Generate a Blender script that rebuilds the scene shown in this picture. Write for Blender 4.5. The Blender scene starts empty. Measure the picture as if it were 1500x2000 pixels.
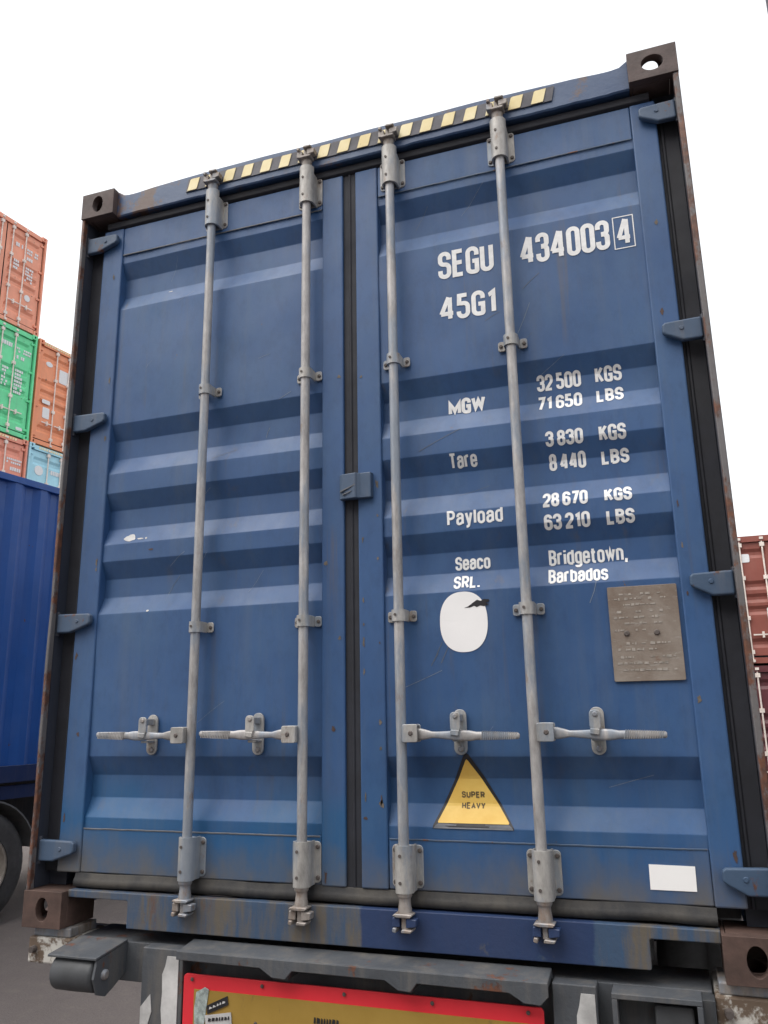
import bpy, bmesh, math, random
from mathutils import Vector, Matrix, noise
R = math.radians
random.seed(7)
scene = bpy.context.scene
col = scene.collection

# ------------------------------------------------------------------ camera, sky, sun, exposure
G = 1.10                                   # height of the container floor line above the ground
cam_d = bpy.data.cameras.new('camera'); cam = bpy.data.objects.new('camera', cam_d); col.objects.link(cam)
cam_d.sensor_fit = 'VERTICAL'; cam_d.sensor_height = 36; cam_d.lens = 36 * 1564.7 / 2000
cam_d.clip_start = .05; cam_d.clip_end = 2000
rt = ((0.9457, 0.3245, -0.0170), (-0.0941, 0.2240, -0.9700), (-0.3109, 0.9190, 0.2424))
rx = Vector(rt[0]).normalized(); bz = -Vector(rt[2]); bz = (bz - rx * bz.dot(rx)).normalized(); uy = bz.cross(rx)
cam.matrix_world = Matrix(((rx.x, uy.x, bz.x, 2.197), (rx.y, uy.y, bz.y, -2.475), (rx.z, uy.z, bz.z, .703 + G), (0, 0, 0, 1)))
scene.camera = cam

SUN_EL, SUN_AZ = 60, 218                   # veiled sun stands high behind the photographer's left shoulder
w = bpy.data.worlds.new('World'); scene.world = w; w.use_nodes = True
nt = w.node_tree; nt.nodes.clear()
sky = nt.nodes.new('ShaderNodeTexSky'); sky.sky_type = 'NISHITA'; sky.sun_disc = False
sky.sun_elevation = R(SUN_EL); sky.sun_rotation = R(SUN_AZ); sky.dust_density = 6; sky.air_density = 1.2; sky.ozone_density = 1
hs = nt.nodes.new('ShaderNodeHueSaturation'); hs.inputs['Saturation'].default_value = .32
bg = nt.nodes.new('ShaderNodeBackground'); bg.inputs['Strength'].default_value = .15
wo = nt.nodes.new('ShaderNodeOutputWorld')
ga = nt.nodes.new('ShaderNodeGamma'); ga.inputs['Gamma'].default_value = .33      # even cloud cover: flattens the clear-sky contrast
nt.links.new(sky.outputs[0], hs.inputs['Color']); nt.links.new(hs.outputs[0], ga.inputs['Color']); nt.links.new(ga.outputs[0], bg.inputs['Color']); nt.links.new(bg.outputs[0], wo.inputs[0])
sd = bpy.data.lights.new('sun', 'SUN'); so = bpy.data.objects.new('sun', sd); col.objects.link(so)
sd.energy = .42; sd.angle = R(50); sd.color = (1, .95, .88)
sdir = Vector((math.sin(R(SUN_AZ)) * math.cos(R(SUN_EL)), math.cos(R(SUN_AZ)) * math.cos(R(SUN_EL)), math.sin(R(SUN_EL))))
so.rotation_euler = sdir.to_track_quat('Z', 'Y').to_euler()
so.location = (0, 0, 30)
scene.view_settings.view_transform = 'Standard'; scene.view_settings.look = 'None'
scene.view_settings.exposure = 2.6; scene.view_settings.gamma = 1

# ------------------------------------------------------------------ materials
def lin(r, g, b):
    f = lambda c: (c / 255 / 12.92) if c <= 10 else ((c / 255 + .055) / 1.055) ** 2.4
    return (f(r), f(g), f(b))

class NT:
    def __init__(s, name):
        s.m = bpy.data.materials.new(name); s.m.use_nodes = True
        s.t = s.m.node_tree; s.b = s.t.nodes['Principled BSDF']
        s.tc = s.t.nodes.new('ShaderNodeTexCoord')
    def n(s, kind, **kw):
        n = s.t.nodes.new(kind)
        for k, v in kw.items(): setattr(n, k, v)
        return n
    def link(s, a, b): s.t.links.new(a, b)
    def mapped(s, scale, loc=(0, 0, 0)):
        m = s.n('ShaderNodeMapping'); m.inputs['Scale'].default_value = scale; m.inputs['Location'].default_value = loc
        s.link(s.tc.outputs['Object'], m.inputs['Vector']); return m.outputs[0]
    def noise(s, scale, detail=5, rough=.6, stretch=(1, 1, 1), loc=(0, 0, 0)):
        n = s.n('ShaderNodeTexNoise'); n.inputs['Scale'].default_value = scale
        n.inputs['Detail'].default_value = detail; n.inputs['Roughness'].default_value = rough
        s.link(s.mapped(stretch, loc), n.inputs['Vector']); return n.outputs[0]
    def ramp(s, v, a, b, lo=0., hi=1.):
        r = s.n('ShaderNodeMapRange'); r.inputs[1].default_value = a; r.inputs[2].default_value = b
        r.inputs[3].default_value = lo; r.inputs[4].default_value = hi
        s.link(v, r.inputs[0]); return r.outputs[0]
    def mul(s, a, b, op='MULTIPLY'):
        m = s.n('ShaderNodeMath', operation=op)
        for i, v in enumerate((a, b)):
            if isinstance(v, (int, float)): m.inputs[i].default_value = v
            else: s.link(v, m.inputs[i])
        return m.outputs[0]
    def mix(s, f, a, b, blend='MIX'):
        m = s.n('ShaderNodeMix', data_type='RGBA', blend_type=blend)
        for i, v in ((0, f), (6, a), (7, b)):
            if isinstance(v, (int, float)): m.inputs[i].default_value = v
            elif isinstance(v, tuple): m.inputs[i].default_value = (*v, 1)
            else: s.link(v, m.inputs[i])
        return m.outputs[2]
    def sep(s):
        x = s.n('ShaderNodeSeparateXYZ'); s.link(s.tc.outputs['Object'], x.inputs[0]); return x.outputs
    def bump(s, h, strength=.2, dist=.01):
        b = s.n('ShaderNodeBump'); b.inputs['Strength'].default_value = strength; b.inputs['Distance'].default_value = dist
        s.link(h, b.inputs['Height']); s.link(b.outputs[0], s.b.inputs['Normal'])
    def out(s, colr, rough=.5, metal=0., spec=.5):
        for k, v in (('Base Color', colr), ('Roughness', rough), ('Metallic', metal), ('Specular IOR Level', spec)):
            i = s.b.inputs[k]
            if isinstance(v, tuple): i.default_value = (*v, 1)
            elif isinstance(v, (int, float)): i.default_value = v
            else: s.link(v, i)
        return s.m

RUST = (.14, .055, .03); RUST2 = (.07, .033, .024); DUST = (.19, .165, .135)

def paint(name, base, fade=.25, rust=.0, dust=.2, rough=.42, scale=1., lumpy=.15):
    m = NT(name)
    hi = tuple(min(1, c * 1.25 + .02) for c in base); lo = tuple(c * .78 for c in base)
    c = m.mix(m.ramp(m.noise(1.3 * scale, 6, .65), .35, .65), lo, hi)
    c = m.mix(1 - fade, c, base)
    st = m.ramp(m.noise(9 * scale, 6, .7, (1, 1, .12)), .48, .78, 0, dust)
    c = m.mix(st, c, DUST)
    if rust > 0:
        rn = m.noise(7 * scale, 9, .72, (1, 1, .6), (3.1, .2, 1.7))
        f = m.ramp(rn, .66 - .22 * rust, .70 - .2 * rust)
        rc = m.mix(m.ramp(m.noise(31 * scale, 4), .4, .62), RUST2, RUST)
        c = m.mix(f, c, rc)
    m.bump(m.noise(34 * scale, 5, .6), lumpy, .004)
    rr = m.ramp(m.noise(5 * scale, 5, .6), .3, .7, rough - .07, rough + .14)
    return m.out(c, rr)

def plain(name, base, rough=.6, metal=0., var=.2, scale=14, bump=.1, spec=.5):
    m = NT(name)
    c = m.mix(m.ramp(m.noise(scale, 6, .65), .32, .68), tuple(x * (1 - var) for x in base), tuple(min(1, x * (1 + var)) for x in base))
    m.bump(m.noise(scale * 4, 4), bump, .003)
    return m.out(c, m.ramp(m.noise(scale * .6, 4), .3, .7, rough - .08, rough + .1), metal, spec)

BLUE = (.028, .080, .205)
def door_paint(name, seed, touch):
    m = NT(name); z = m.sep()[2]
    big = m.noise(1.1, 6, .62, loc=(seed, 0, 0))
    c = m.mix(m.ramp(big, .32, .7), (.020, .068, .184), (.036, .098, .240))
    c = m.mix(m.ramp(m.noise(3.7, 7, .7, (1, 1, .7), (seed * 2, 3, 1)), .44, .66, 0, .42), c, (.050, .112, .215))
    c = m.mix(m.ramp(m.noise(24, 8, .75, (1, 1, .5), (seed, 7, 2)), .48, .66, 0, .34), c, (.015, .046, .128))
    # brighter touch-up paint low on the doors, patchy rollered edges
    pn = m.noise(1.9, 5, .55, (1, 1, .8), (seed * 3.3, 1, 4))
    low = m.ramp(z, .80, .25)
    c = m.mix(m.mul(m.ramp(m.mul(low, pn), .27, .36), touch), c, (.008, .085, .215))
    # dust washed down the panel
    st = m.mul(m.ramp(m.noise(13, 7, .72, (1, 1, .06), (seed, 0, 0)), .50, .74), .36)
    c = m.mix(st, c, (.085, .115, .165))
    # mud and road film thick at the foot of the door
    gn = m.noise(5.5, 6, .68, (1, 1, .55), (seed, 5, 0))
    gr = m.ramp(m.mul(m.ramp(z, .46, .17, 0, 1.0), gn), .24, .56, 0, .85)
    c = m.mix(gr, c, (.115, .105, .088))
    # rust freckles and chips
    rn = m.noise(10, 9, .74, (1, 1, .7), (seed * 1.7, 2, 3))
    c = m.mix(m.ramp(rn, .690, .715), c, (.13, .075, .042))
    run = m.mul(m.ramp(m.noise(17, 5, .6, (1, 1, .035), (seed, 9, 0)), .60, .72), m.ramp(m.noise(2.1, 3, .5, loc=(seed, 4, 6)), .46, .62))
    c = m.mix(m.mul(run, .55), c, (.105, .085, .068))
    # fine pale scratches
    sc = m.noise(3.2, 8, .8, (1, 1, 9), (seed, 1.3, .4))
    c = m.mix(m.ramp(sc, .690, .72, 0, .45), c, (.20, .25, .32))
    m.bump(m.noise(26, 5, .6), .12, .004)
    return m.out(c, m.ramp(m.noise(3.5, 6, .65, loc=(seed, 0, 0)), .3, .7, .44, .66))

def sill_paint(name):
    m = NT(name); x, y, z = m.sep()[:3]
    n = m.noise(11, 8, .75, (1, 1, .13))
    c = m.mix(m.ramp(n, .42, .58), (.040, .074, .135), (.110, .096, .078))
    c = m.mix(m.ramp(m.noise(16, 6, .7, (1, 1, .15), (3, 0, 0)), .60, .7, 0, .9), c, (.03, .085, .18))
    rn = m.noise(8, 9, .72, (1, 1, .3), (1, 4, 2))
    c = m.mix(m.ramp(rn, .61, .68, 0, .9), c, (.11, .06, .04))
    # rollered dark-blue section right of the middle
    wob = m.mul(m.noise(9, 4), .05)
    xa = m.mul(x, wob, 'ADD')
    new = m.mul(m.ramp(xa, 1.276, 1.284), m.ramp(xa, 1.972, 1.964))
    new = m.mul(new, m.ramp(m.noise(12, 5), .26, .34))
    c = m.mix(m.mul(new, .93), c, (.016, .036, .105))
    m.bump(m.noise(22, 6, .7), .3, .006)
    return m.out(c, .5)

def header_paint(name):
    m = NT(name); x = m.sep()[0]
    c = m.mix(m.ramp(m.noise(2.2, 6), .35, .65), (.026, .062, .150), (.050, .092, .180))
    end = m.ramp(x, .75, .16)
    rn = m.noise(6.5, 8, .7, (1, 1, .8))
    c = m.mix(m.ramp(m.mul(rn, m.mul(m.mul(end, .22), 1., 'ADD')), .58, .66, 0, .92), c, (.105, .062, .045))
    m.bump(m.noise(18, 6, .7), .25, .006)
    return m.out(c, .46)

def steel(name, base=(.46, .46, .455), rusty=.3):
    m = NT(name)
    c = m.mix(m.ramp(m.noise(16, 8, .75, (1, 1, .35)), .34, .66), tuple(b * .55 for b in base), tuple(min(1, b * 1.15) for b in base))
    c = m.mix(m.ramp(m.noise(8, 7, .7, (1, 1, .25), (2, 2, 2)), .48, .58, 0, .70), c, (.20, .25, .32))
    if rusty: c = m.mix(m.ramp(m.noise(12, 8, .75, (1, 1, .5), (5, 1, 0)), .63 - .14 * rusty, .74 - .1 * rusty, 0, .85), c, (.21, .135, .09))
    m.bump(m.noise(70, 4), .18, .002)
    return m.out(c, m.ramp(m.noise(20, 4), .3, .7, .42, .62), .25)

M = {}
M['door_l'] = door_paint('blue_door_paint_left', 1.3, .75); M['door_r'] = door_paint('blue_door_paint_right', 5.1, .22)
M['blue'] = paint('blue_frame_paint', BLUE, .4, .22, .25)
M['hinge'] = paint('blue_hinge_paint', (.042, .078, .140), .4, .34, .35, .5, 2)
M['post'] = paint('worn_post_paint', (.110, .105, .110), .5, .80, .3, .55, 1.3, .4)
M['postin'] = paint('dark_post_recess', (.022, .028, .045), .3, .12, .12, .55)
M['header'] = header_paint('header_paint'); M['sill'] = sill_paint('sill_paint')
M['cast'] = plain('rusty_casting', (.075, .045, .037), .72, 0, .45, 9, .5)
M['castdk'] = plain('dark_casting', (.075, .052, .049), .65, 0, .4, 9, .5)
M['rubber'] = plain('black_rubber', (.016, .018, .026), .75, 0, .3, 8, .25)
def muddy_rubber(name):
    m = NT(name)
    c = m.mix(m.ramp(m.noise(7, 7, .7, (1, 1, .6)), .38, .62), (.010, .011, .014), (.044, .040, .035))
    m.bump(m.noise(20, 5), .4, .006); return m.out(c, .7)
M['mudrub'] = muddy_rubber('muddy_rubber')
M['rod'] = steel('galvanised_rod', (.41, .40, .40), .22); M['bracket'] = steel('galvanised_bracket', (.41, .40, .385), .42)
M['cam'] = steel('rusty_cam', (.33, .30, .28), .85); M['bolt'] = plain('dark_bolt', (.10, .085, .08), .6, .2)
M['white'] = plain('white_lettering', (.72, .73, .74), .5, 0, .10, 40, .05)
M['sticker'] = plain('white_sticker', (.82, .82, .83), .45, 0, .03, 6, .02)
M['label_w'] = plain('bright_white_label', (.86, .86, .86), .5, 0, .02, 6, .02)
M['chip_t'] = plain('tan_primer_chip', (.125, .105, .085), .7, 0, .4, 40, .3)
M['scratch_p'] = plain('pale_scratch', (.16, .20, .26), .6, 0, .4, 50, .1)
M['black'] = plain('black_film', (.018, .018, .022), .5, 0, .3, 20, .05)
M['fadedprint'] = plain('faded_black_print', (.11, .080, .035), .6, 0, .6, 60, .1)
M['grime'] = plain('sticker_residue', (.11, .12, .14), .6, 0, .3, 14, .1)
def yellow_film(name, a, b, spots):
    m = NT(name)
    c = m.mix(m.ramp(m.noise(8, 5), .35, .65), a, b)
    c = m.mix(m.ramp(m.noise(34, 7, .75, (1, 1, .6)), .66, .70, 0, spots), c, (.12, .07, .03)); return m.out(c, .45)
M['yellow'] = yellow_film('yellow_warning_film', (.68, .42, .075), (.78, .54, .14), .9)
M['stripe'] = yellow_film('faded_yellow_stripe', (.70, .58, .28), (.82, .73, .45), .6)
M['stripe_bk'] = plain('faded_black_stripe', (.088, .088, .105), .6, 0, .35, 12, .1)
def data_plate(name):
    m = NT(name)
    c = m.mix(m.ramp(m.noise(9, 7, .7), .34, .66), (.175, .135, .108), (.270, .235, .205))
    c = m.mix(m.ramp(m.noise(16, 7, .75, loc=(2, 1, 0)), .60, .70, 0, .8), c, (.155, .080, .045))
    c = m.mix(m.ramp(m.noise(24, 6, .7, (1, 1, 4), (4, 1, 0)), .58, .68, 0, .6), c, (.34, .33, .31))
    m.bump(m.noise(60, 6, .7, (1, 1, 1.4)), .25, .002)
    return m.out(c, .55, .2)
M['plate'] = data_plate('corroded_data_plate')
M['emboss'] = plain('embossed_plate_lines', (.34, .31, .28), .5, .3, .35, 60, .2)
M['chassis'] = paint('grey_chassis_paint', (.058, .065, .076), .5, .28, .5, .55, 1.6, .4)
M['chassis_dk'] = paint('dark_chassis_paint', (.030, .034, .040), .4, .15, .3, .55, 1.5, .3)
M['strip_w'] = plain('scuffed_white_strip', (.46, .46, .46), .6, 0, .3, 9, .2)
def chipped_white(name):
    m = NT(name)
    c = m.mix(m.ramp(m.noise(7, 8, .7, loc=(0, 3, 1)), .47, .53), (.50, .49, .46), (.12, .085, .06)); m.bump(m.noise(30, 5), .4, .004)
    return m.out(c, .65)
M['chipw'] = chipped_white('chipped_white_paint')
M['red'] = plain('red_reflective_film', (.70, .030, .045), .35, 0, .08, 5, .03)
def mustard(name):
    m = NT(name)
    c = m.mix(m.ramp(m.noise(4, 6, .6), .3, .7), (.27, .165, .028), (.36, .23, .05))
    c = m.mix(m.ramp(m.noise(18, 8, .75, (1, 1, .3)), .62, .72, 0, .6), c, (.10, .075, .04)); return m.out(c, .4)
M['mustard'] = mustard('mustard_reflective_film')
M['paper'] = plain('grey_green_sticker_print', (.30, .35, .34), .6, 0, .5, 60, .05)
M['tyre'] = plain('tyre_rubber', (.048, .047, .048), .75, 0, .35, 10, .2)
M['roller'] = plain('grey_rubber_roller', (.050, .054, .060), .6, 0, .25, 9, .15)
M['rim'] = plain('dusty_rim', (.40, .36, .31), .55, .2, .2, 9, .1)
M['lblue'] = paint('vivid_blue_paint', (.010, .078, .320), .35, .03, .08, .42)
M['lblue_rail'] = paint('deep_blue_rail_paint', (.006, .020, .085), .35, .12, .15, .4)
M['mudguard'] = plain('grey_mudguard', (.12, .125, .13), .5, 0, .15, 6, .08)
M['salmon'] = paint('salmon_container_paint', (.78, .315, .200), .4, .10, .2)
M['salmon2'] = paint('brightened_red_container_paint', (.74, .280, .195), .4, .12, .2)  # like the other far-left stack paints, lightened to imitate strong light
M['orange'] = paint('orange_container_paint', (.78, .285, .140), .4, .12, .2)
M['green'] = paint('green_container_paint', (.13, .68, .32), .4, .06, .15)
M['lightblue'] = paint('light_blue_container_paint', (.36, .66, .78), .4, .06, .15)
M['brick'] = paint('brick_red_container_paint', (.235, .066, .048), .4, .10, .2)
M['maroon'] = paint('maroon_container_paint', (.100, .020, .026), .4, .10, .2)
M['slate'] = paint('dark_slate_container_paint', (.060, .055, .075), .4, .3, .2)
M['stackrod'] = plain('pale_lock_rod', (.74, .66, .60), .55, .1, .2, 8, .1)
def asphalt(name):
    m = NT(name)
    c = m.mix(m.ramp(m.noise(.5, 7, .65), .3, .7), (.132, .112, .107), (.180, .156, .149))
    c = m.mix(m.ramp(m.noise(60, 4, .7), .35, .65, 0, .5), c, (.08, .07, .067))
    c = m.mix(m.ramp(m.noise(2.3, 6, .7, loc=(3, 3, 0)), .60, .72, 0, .6), c, (.060, .052, .050))
    c = m.mix(m.ramp(m.noise(7, 8, .75, loc=(5, 1, 0)), .52, .66, 0, .5), c, (.175, .150, .135))
    m.bump(m.noise(90, 6, .75), .8, .02); return m.out(c, .85)
M['asphalt'] = asphalt('dusty_asphalt')

# ------------------------------------------------------------------ mesh helpers
class MB:
    def __init__(s): s.v = []; s.f = []; s.sm = []
    def add(s, vs, fs, smooth=False):
        o = len(s.v); s.v += [tuple(v) for v in vs]
        for f in fs: s.f.append(tuple(i + o for i in f)); s.sm.append(smooth)
        return s
    def box(s, x0, x1, y0, y1, z0, z1):
        vs = [(x, y, z) for z in (z0, z1) for y in (y0, y1) for x in (x0, x1)]
        return s.add(vs, [(0, 2, 3, 1), (4, 5, 7, 6), (0, 1, 5, 4), (2, 6, 7, 3), (0, 4, 6, 2), (1, 3, 7, 5)])
    def prism(s, poly, a0, a1, axis='y'):
        n = len(poly)
        def P(p, a):
            return {'y': (p[0], a, p[1]), 'x': (a, p[0], p[1]), 'z': (p[0], p[1], a)}[axis]
        vs = [P(p, a0) for p in poly] + [P(p, a1) for p in poly]
        ar = sum(poly[i][0] * poly[(i + 1) % n][1] - poly[(i + 1) % n][0] * poly[i][1] for i in range(n))
        fs = [tuple(range(n)), tuple(range(2 * n - 1, n - 1, -1))] + [(i, i + n, (i + 1) % n + n, (i + 1) % n) for i in range(n)]
        flip = (ar < 0) ^ (axis == 'x') ^ (axis == 'z') ^ (a1 < a0)
        if axis in 'xz': flip = not flip if axis == 'x' else flip
        return s.add(vs, fs)
    def lathe(s, base, axis, prof, n=20, smooth=True, arc=(0, 360), caps=True):
        # prof: list of (height along axis, radius)
        ax = {'x': Vector((1, 0, 0)), 'y': Vector((0, 1, 0)), 'z': Vector((0, 0, 1))}[axis]
        u = {'x': Vector((0, 1, 0)), 'y': Vector((0, 0, 1)), 'z': Vector((1, 0, 0))}[axis]; v = ax.cross(u)
        b = Vector(base); vs = []; fs = []
        full = arc[1] - arc[0] >= 360; k = n if full else n + 1
        for h, r in prof:
            for i in range(k):
                a = R(arc[0] + (arc[1] - arc[0]) * i / n)
                vs.append(b + ax * h + u * (math.cos(a) * r) + v * (math.sin(a) * r))
        for j in range(len(prof) - 1):
            for i in range(n):
                i2 = (i + 1) % k
                fs.append((j * k + i, j * k + i2, (j + 1) * k + i2, (j + 1) * k + i))
        s.add(vs, fs, smooth)
        if full and caps:
            s.add([vs[i] for i in range(k)], [tuple(range(k - 1, -1, -1))])
            s.add([vs[(len(prof) - 1) * k + i] for i in range(k)], [tuple(range(k))])
        return s
    def plate_hole(s, O, U, V, N, w, h, rx, rz, t, n=28, cu=.5, cv=.5, stadium=False):
        # rectangular plate with an oval hole; O corner, U/V unit axes, N outward
        O, U, V, N = map(Vector, (O, U, V, N)); C = O + U * (w * cu) + V * (h * cv)
        rings = []
        for lay in (0, 1):
            off = N * (-t * lay); ho = []; re = []
            for i in range(n):
                a = 2 * math.pi * i / n; c, sn = math.cos(a), math.sin(a)
                if stadium:
                    e = 2.6; q = (abs(c) ** e + abs(sn) ** e) ** (-1 / e)
                else: q = 1
                ho.append(C + U * (rx * c * q) + V * (rz * sn * q) + off)
                k = min(((w * (1 - cu) if c > 0 else w * cu) / abs(c)) if abs(c) > 1e-6 else 1e9, ((h * (1 - cv) if sn > 0 else h * cv) / abs(sn)) if abs(sn) > 1e-6 else 1e9)
                re.append(C + U * (c * k) + V * (sn * k) + off)
            # pull the nearest samples to the true corners
            for (a_, b_) in ((0, 0), (1, 0), (1, 1), (0, 1)):
                cr = O + U * (w * a_) + V * (h * b_) + off
                j = min(range(n), key=lambda i: (re[i] - cr).length); re[j] = cr
            rings.append((ho, re))
        (h0, r0), (h1, r1) = rings
        vs = h0 + r0 + h1 + r1; fs = []
        for i in range(n):
            j = (i + 1) % n
            fs += [(i, n + i, n + j, j), (2 * n + i, 2 * n + j, 3 * n + j, 3 * n + i), (i, j, 2 * n + j, 2 * n + i), (n + i, 3 * n + i, 3 * n + j, n + j)]
        return s.add(vs, fs)
    def build(s, name, mat, parent=None, bevel=0., seg=2, normals=True):
        me = bpy.data.meshes.new(name); me.from_pydata(s.v, [], s.f)
        for p, q in zip(me.polygons, s.sm): p.use_smooth = q
        if normals:
            bm = bmesh.new(); bm.from_mesh(me); bmesh.ops.recalc_face_normals(bm, faces=bm.faces); bm.to_mesh(me); bm.free()
        if mat: me.materials.append(M[mat])
        o = bpy.data.objects.new(name, me); col.objects.link(o)
        if parent: o.parent = parent
        if bevel:
            b = o.modifiers.new('bevel', 'BEVEL'); b.width = bevel; b.segments = seg; b.limit_method = 'ANGLE'; b.angle_limit = R(40)
        return o

def pieces(fns, name, mat, parent, bevel=0., seg=1):
    for f in fns:
        m = MB(); f(m); o = m.build(name, mat, parent, bevel, seg)
    return o

def empty(name, loc, rz=0, label=None, cat=None, group=None):
    o = bpy.data.objects.new(name, None); col.objects.link(o); o.location = loc; o.rotation_euler = (0, 0, rz)
    o.empty_display_size = .3
    if label: o['label'] = label
    if cat: o['category'] = cat
    if group: o['group'] = group
    return o

def rrect(x0, x1, z0, z1, r, n=5):
    p = []
    for cx, cz, a0 in ((x1 - r, z1 - r, 0), (x0 + r, z1 - r, 90), (x0 + r, z0 + r, 180), (x1 - r, z0 + r, 270)):
        for i in range(n + 1):
            a = R(a0 + 90 * i / n); p.append((cx + r * math.cos(a), cz + r * math.sin(a)))
    return p

# ------------------------------------------------------------------ ground
g = MB(); n = 24; S = 600
xs = [S * (abs(i / n * 2 - 1) ** 2.2) * (1 if i * 2 > n else -1) for i in range(n + 1)]
g.add([(x, y, 0) for y in xs for x in xs], [(j * (n + 1) + i, j * (n + 1) + i + 1, (j + 1) * (n + 1) + i + 1, (j + 1) * (n + 1) + i) for j in range(n) for i in range(n)])
go = g.build('ground', 'asphalt'); go['kind'] = 'structure'

# ------------------------------------------------------------------ the blue container: doors
W, H, L = 2.438, 2.908, 12.192
root = empty('shipping_container', (0, 0, G), 0, 'large worn blue shipping container with closed doors and white markings, on the trailer', 'container')
GRO = [(2.575, 2.358), (1.848, 1.638), (1.558, 1.350), (1.284, 1.081), (.565, .356)]
YF, DEP, SL = .064, .030, .066
def g1(z):
    b = 0
    for t, q in GRO: b = max(b, min((t - z) / SL, (z - q) / SL, 1))
    return max(0, b)
def gzs(z): return sum(g1(z + k * .0008) for k in (-2, -1, 0, 1, 2)) / 5
def gxs(x, a, b):
    f = lambda q: max(0, min((q - a) / .045, (b - q) / .045, 1))
    return sum(f(x + k * .002) for k in (-2, -1, 0, 1, 2)) / 5
DOORS = {'l': (.085, 1.193, .183, 1.108), 'r': (1.245, 2.353, 1.335, 2.270)}
def surf(x, z, side):
    a, b = DOORS[side][2:]
    d = DEP * gzs(z)
    return YF + d + .0016 * noise.noise(Vector((x * 8, z * 6, 2))) + .0040 * noise.noise(Vector((x * 2.3, z * 2.0, 4 if side == 'l' else 9)))

doors = {}
for side in 'lr':
    x0, x1, a, b = DOORS[side]
    m = MB()
    xs = [a + .006 * i for i in range(11)]; xs += [a + .066 + (b - a - .132) * i / 24 for i in range(1, 24)]; xs += [b - .06 + .006 * i for i in range(11)]
    zs = {.318 + (2.612 - .318) * i / 130 for i in range(131)}
    for t, q in GRO:
        for bk in (t, t - SL, q + SL, q): zs |= {bk + dq for dq in (-.004, -.0018, -.0006, .0006, .0018, .004)}
    zs = sorted(zs); nzs = len(zs) - 1
    nx = len(xs)
    m.add([(x, surf(x, z, side), z) for z in zs for x in xs], [(j * nx + i, j * nx + i + 1, (j + 1) * nx + i + 1, (j + 1) * nx + i) for j in range(nzs) for i in range(nx - 1)], True)
    m.box(a, b, .11, .112, .318, 2.612)
    d = m.build('door', 'door_' + side, root, normals=False)
    if side == 'l': d['label'] = 'plain left-hand blue door without markings'
    else: d['label'] = 'right-hand blue door with white codes, stickers and data plate'
    doors[side] = d
    for sx0, sx1 in ((x0, a), (b, x1)):
        s = MB().box(sx0, sx1, .056, .112, .172, 2.742).build('stile', 'door_' + side, d, .005)
    s = MB().box(a + .001, b - .001, .0595, .11, .174, .3185); s.build('bottom_rail', 'door_' + side, d, .004)
    s = MB().box(a + .001, b - .001, .0595, .11, 2.6115, 2.741); s.build('top_rail', 'door_' + side, d, .004)
    # weld seam beads where the corrugated sheet meets the rails
    for zz in (.3185, 2.6115):
        wv = MB(); k = 60
        pts = [(a + .004 + (b - a - .008) * i / k, zz + .0012 * noise.noise(Vector((i * .9, zz, 0)))) for i in range(k + 1)]
        for i in range(k):
            (xa, za), (xb, zb) = pts[i], pts[i + 1]; h = .0028
            wv.add([(xa, .0585, za - h), (xb, .0585, zb - h), (xb, .0568, zb), (xa, .0568, za), (xb, .0585, zb + h), (xa, .0585, za + h)], [(0, 1, 2, 3), (3, 2, 4, 5)], True)
        wv.build('weld_seam', 'grime' if side == 'l' else 'hinge', d)
    # rubber gasket lips round the door
    gk = MB()
    if side == 'l':
        gk.box(.016, x0 - .001, .078, .10, .17, 2.745); gk.lathe((.070, .078, .17), 'z', [(0, .006), (2.57, .006)], 10)
    else:
        gk.box(x1 + .001, 2.418, .078, .10, .17, 2.745); gk.lathe((2.368, .078, .17), 'z', [(0, .006), (2.57, .006)], 10)
    gk.build('gasket', 'rubber', d)
gm = MB().box(1.1935, 1.2445, .066, .10, .172, 2.742); gm.lathe((1.2195, .0675, .172), 'z', [(0, .006), (2.57, .006)], 10)
gm.build('centre_gasket', 'rubber', root)
MB().prism([(.064, 2.744), (.052, 2.75), (.050, 2.774), (.064, 2.784), (.11, 2.784), (.11, 2.744)], .10, 2.338, 'x').build('top_gasket', 'rubber', root, .003)
# foot gasket, muddy and wavy
fg = MB(); k = 90
ring = [(.062, .173), (.059, .169), (.057, .158), (.052, .153), (.048, .142), (.050, .130), (.075, .121), (.09, .173)]
vs = []
for i in range(k + 1):
    x = .165 + 2.108 * i / k
    dy = .004 * noise.noise(Vector((x * 6, 0, 1))); dz = .005 * noise.noise(Vector((x * 5, 3, 1)))
    vs += [(x, y + dy, z + dz) for y, z in ring]
nr = len(ring)
fg.add(vs, [(i * nr + j, i * nr + j + 1, (i + 1) * nr + j + 1, (i + 1) * nr + j) for i in range(k) for j in range(nr - 1)], True)
fg.build('foot_gasket', 'mudrub', root)

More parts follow.
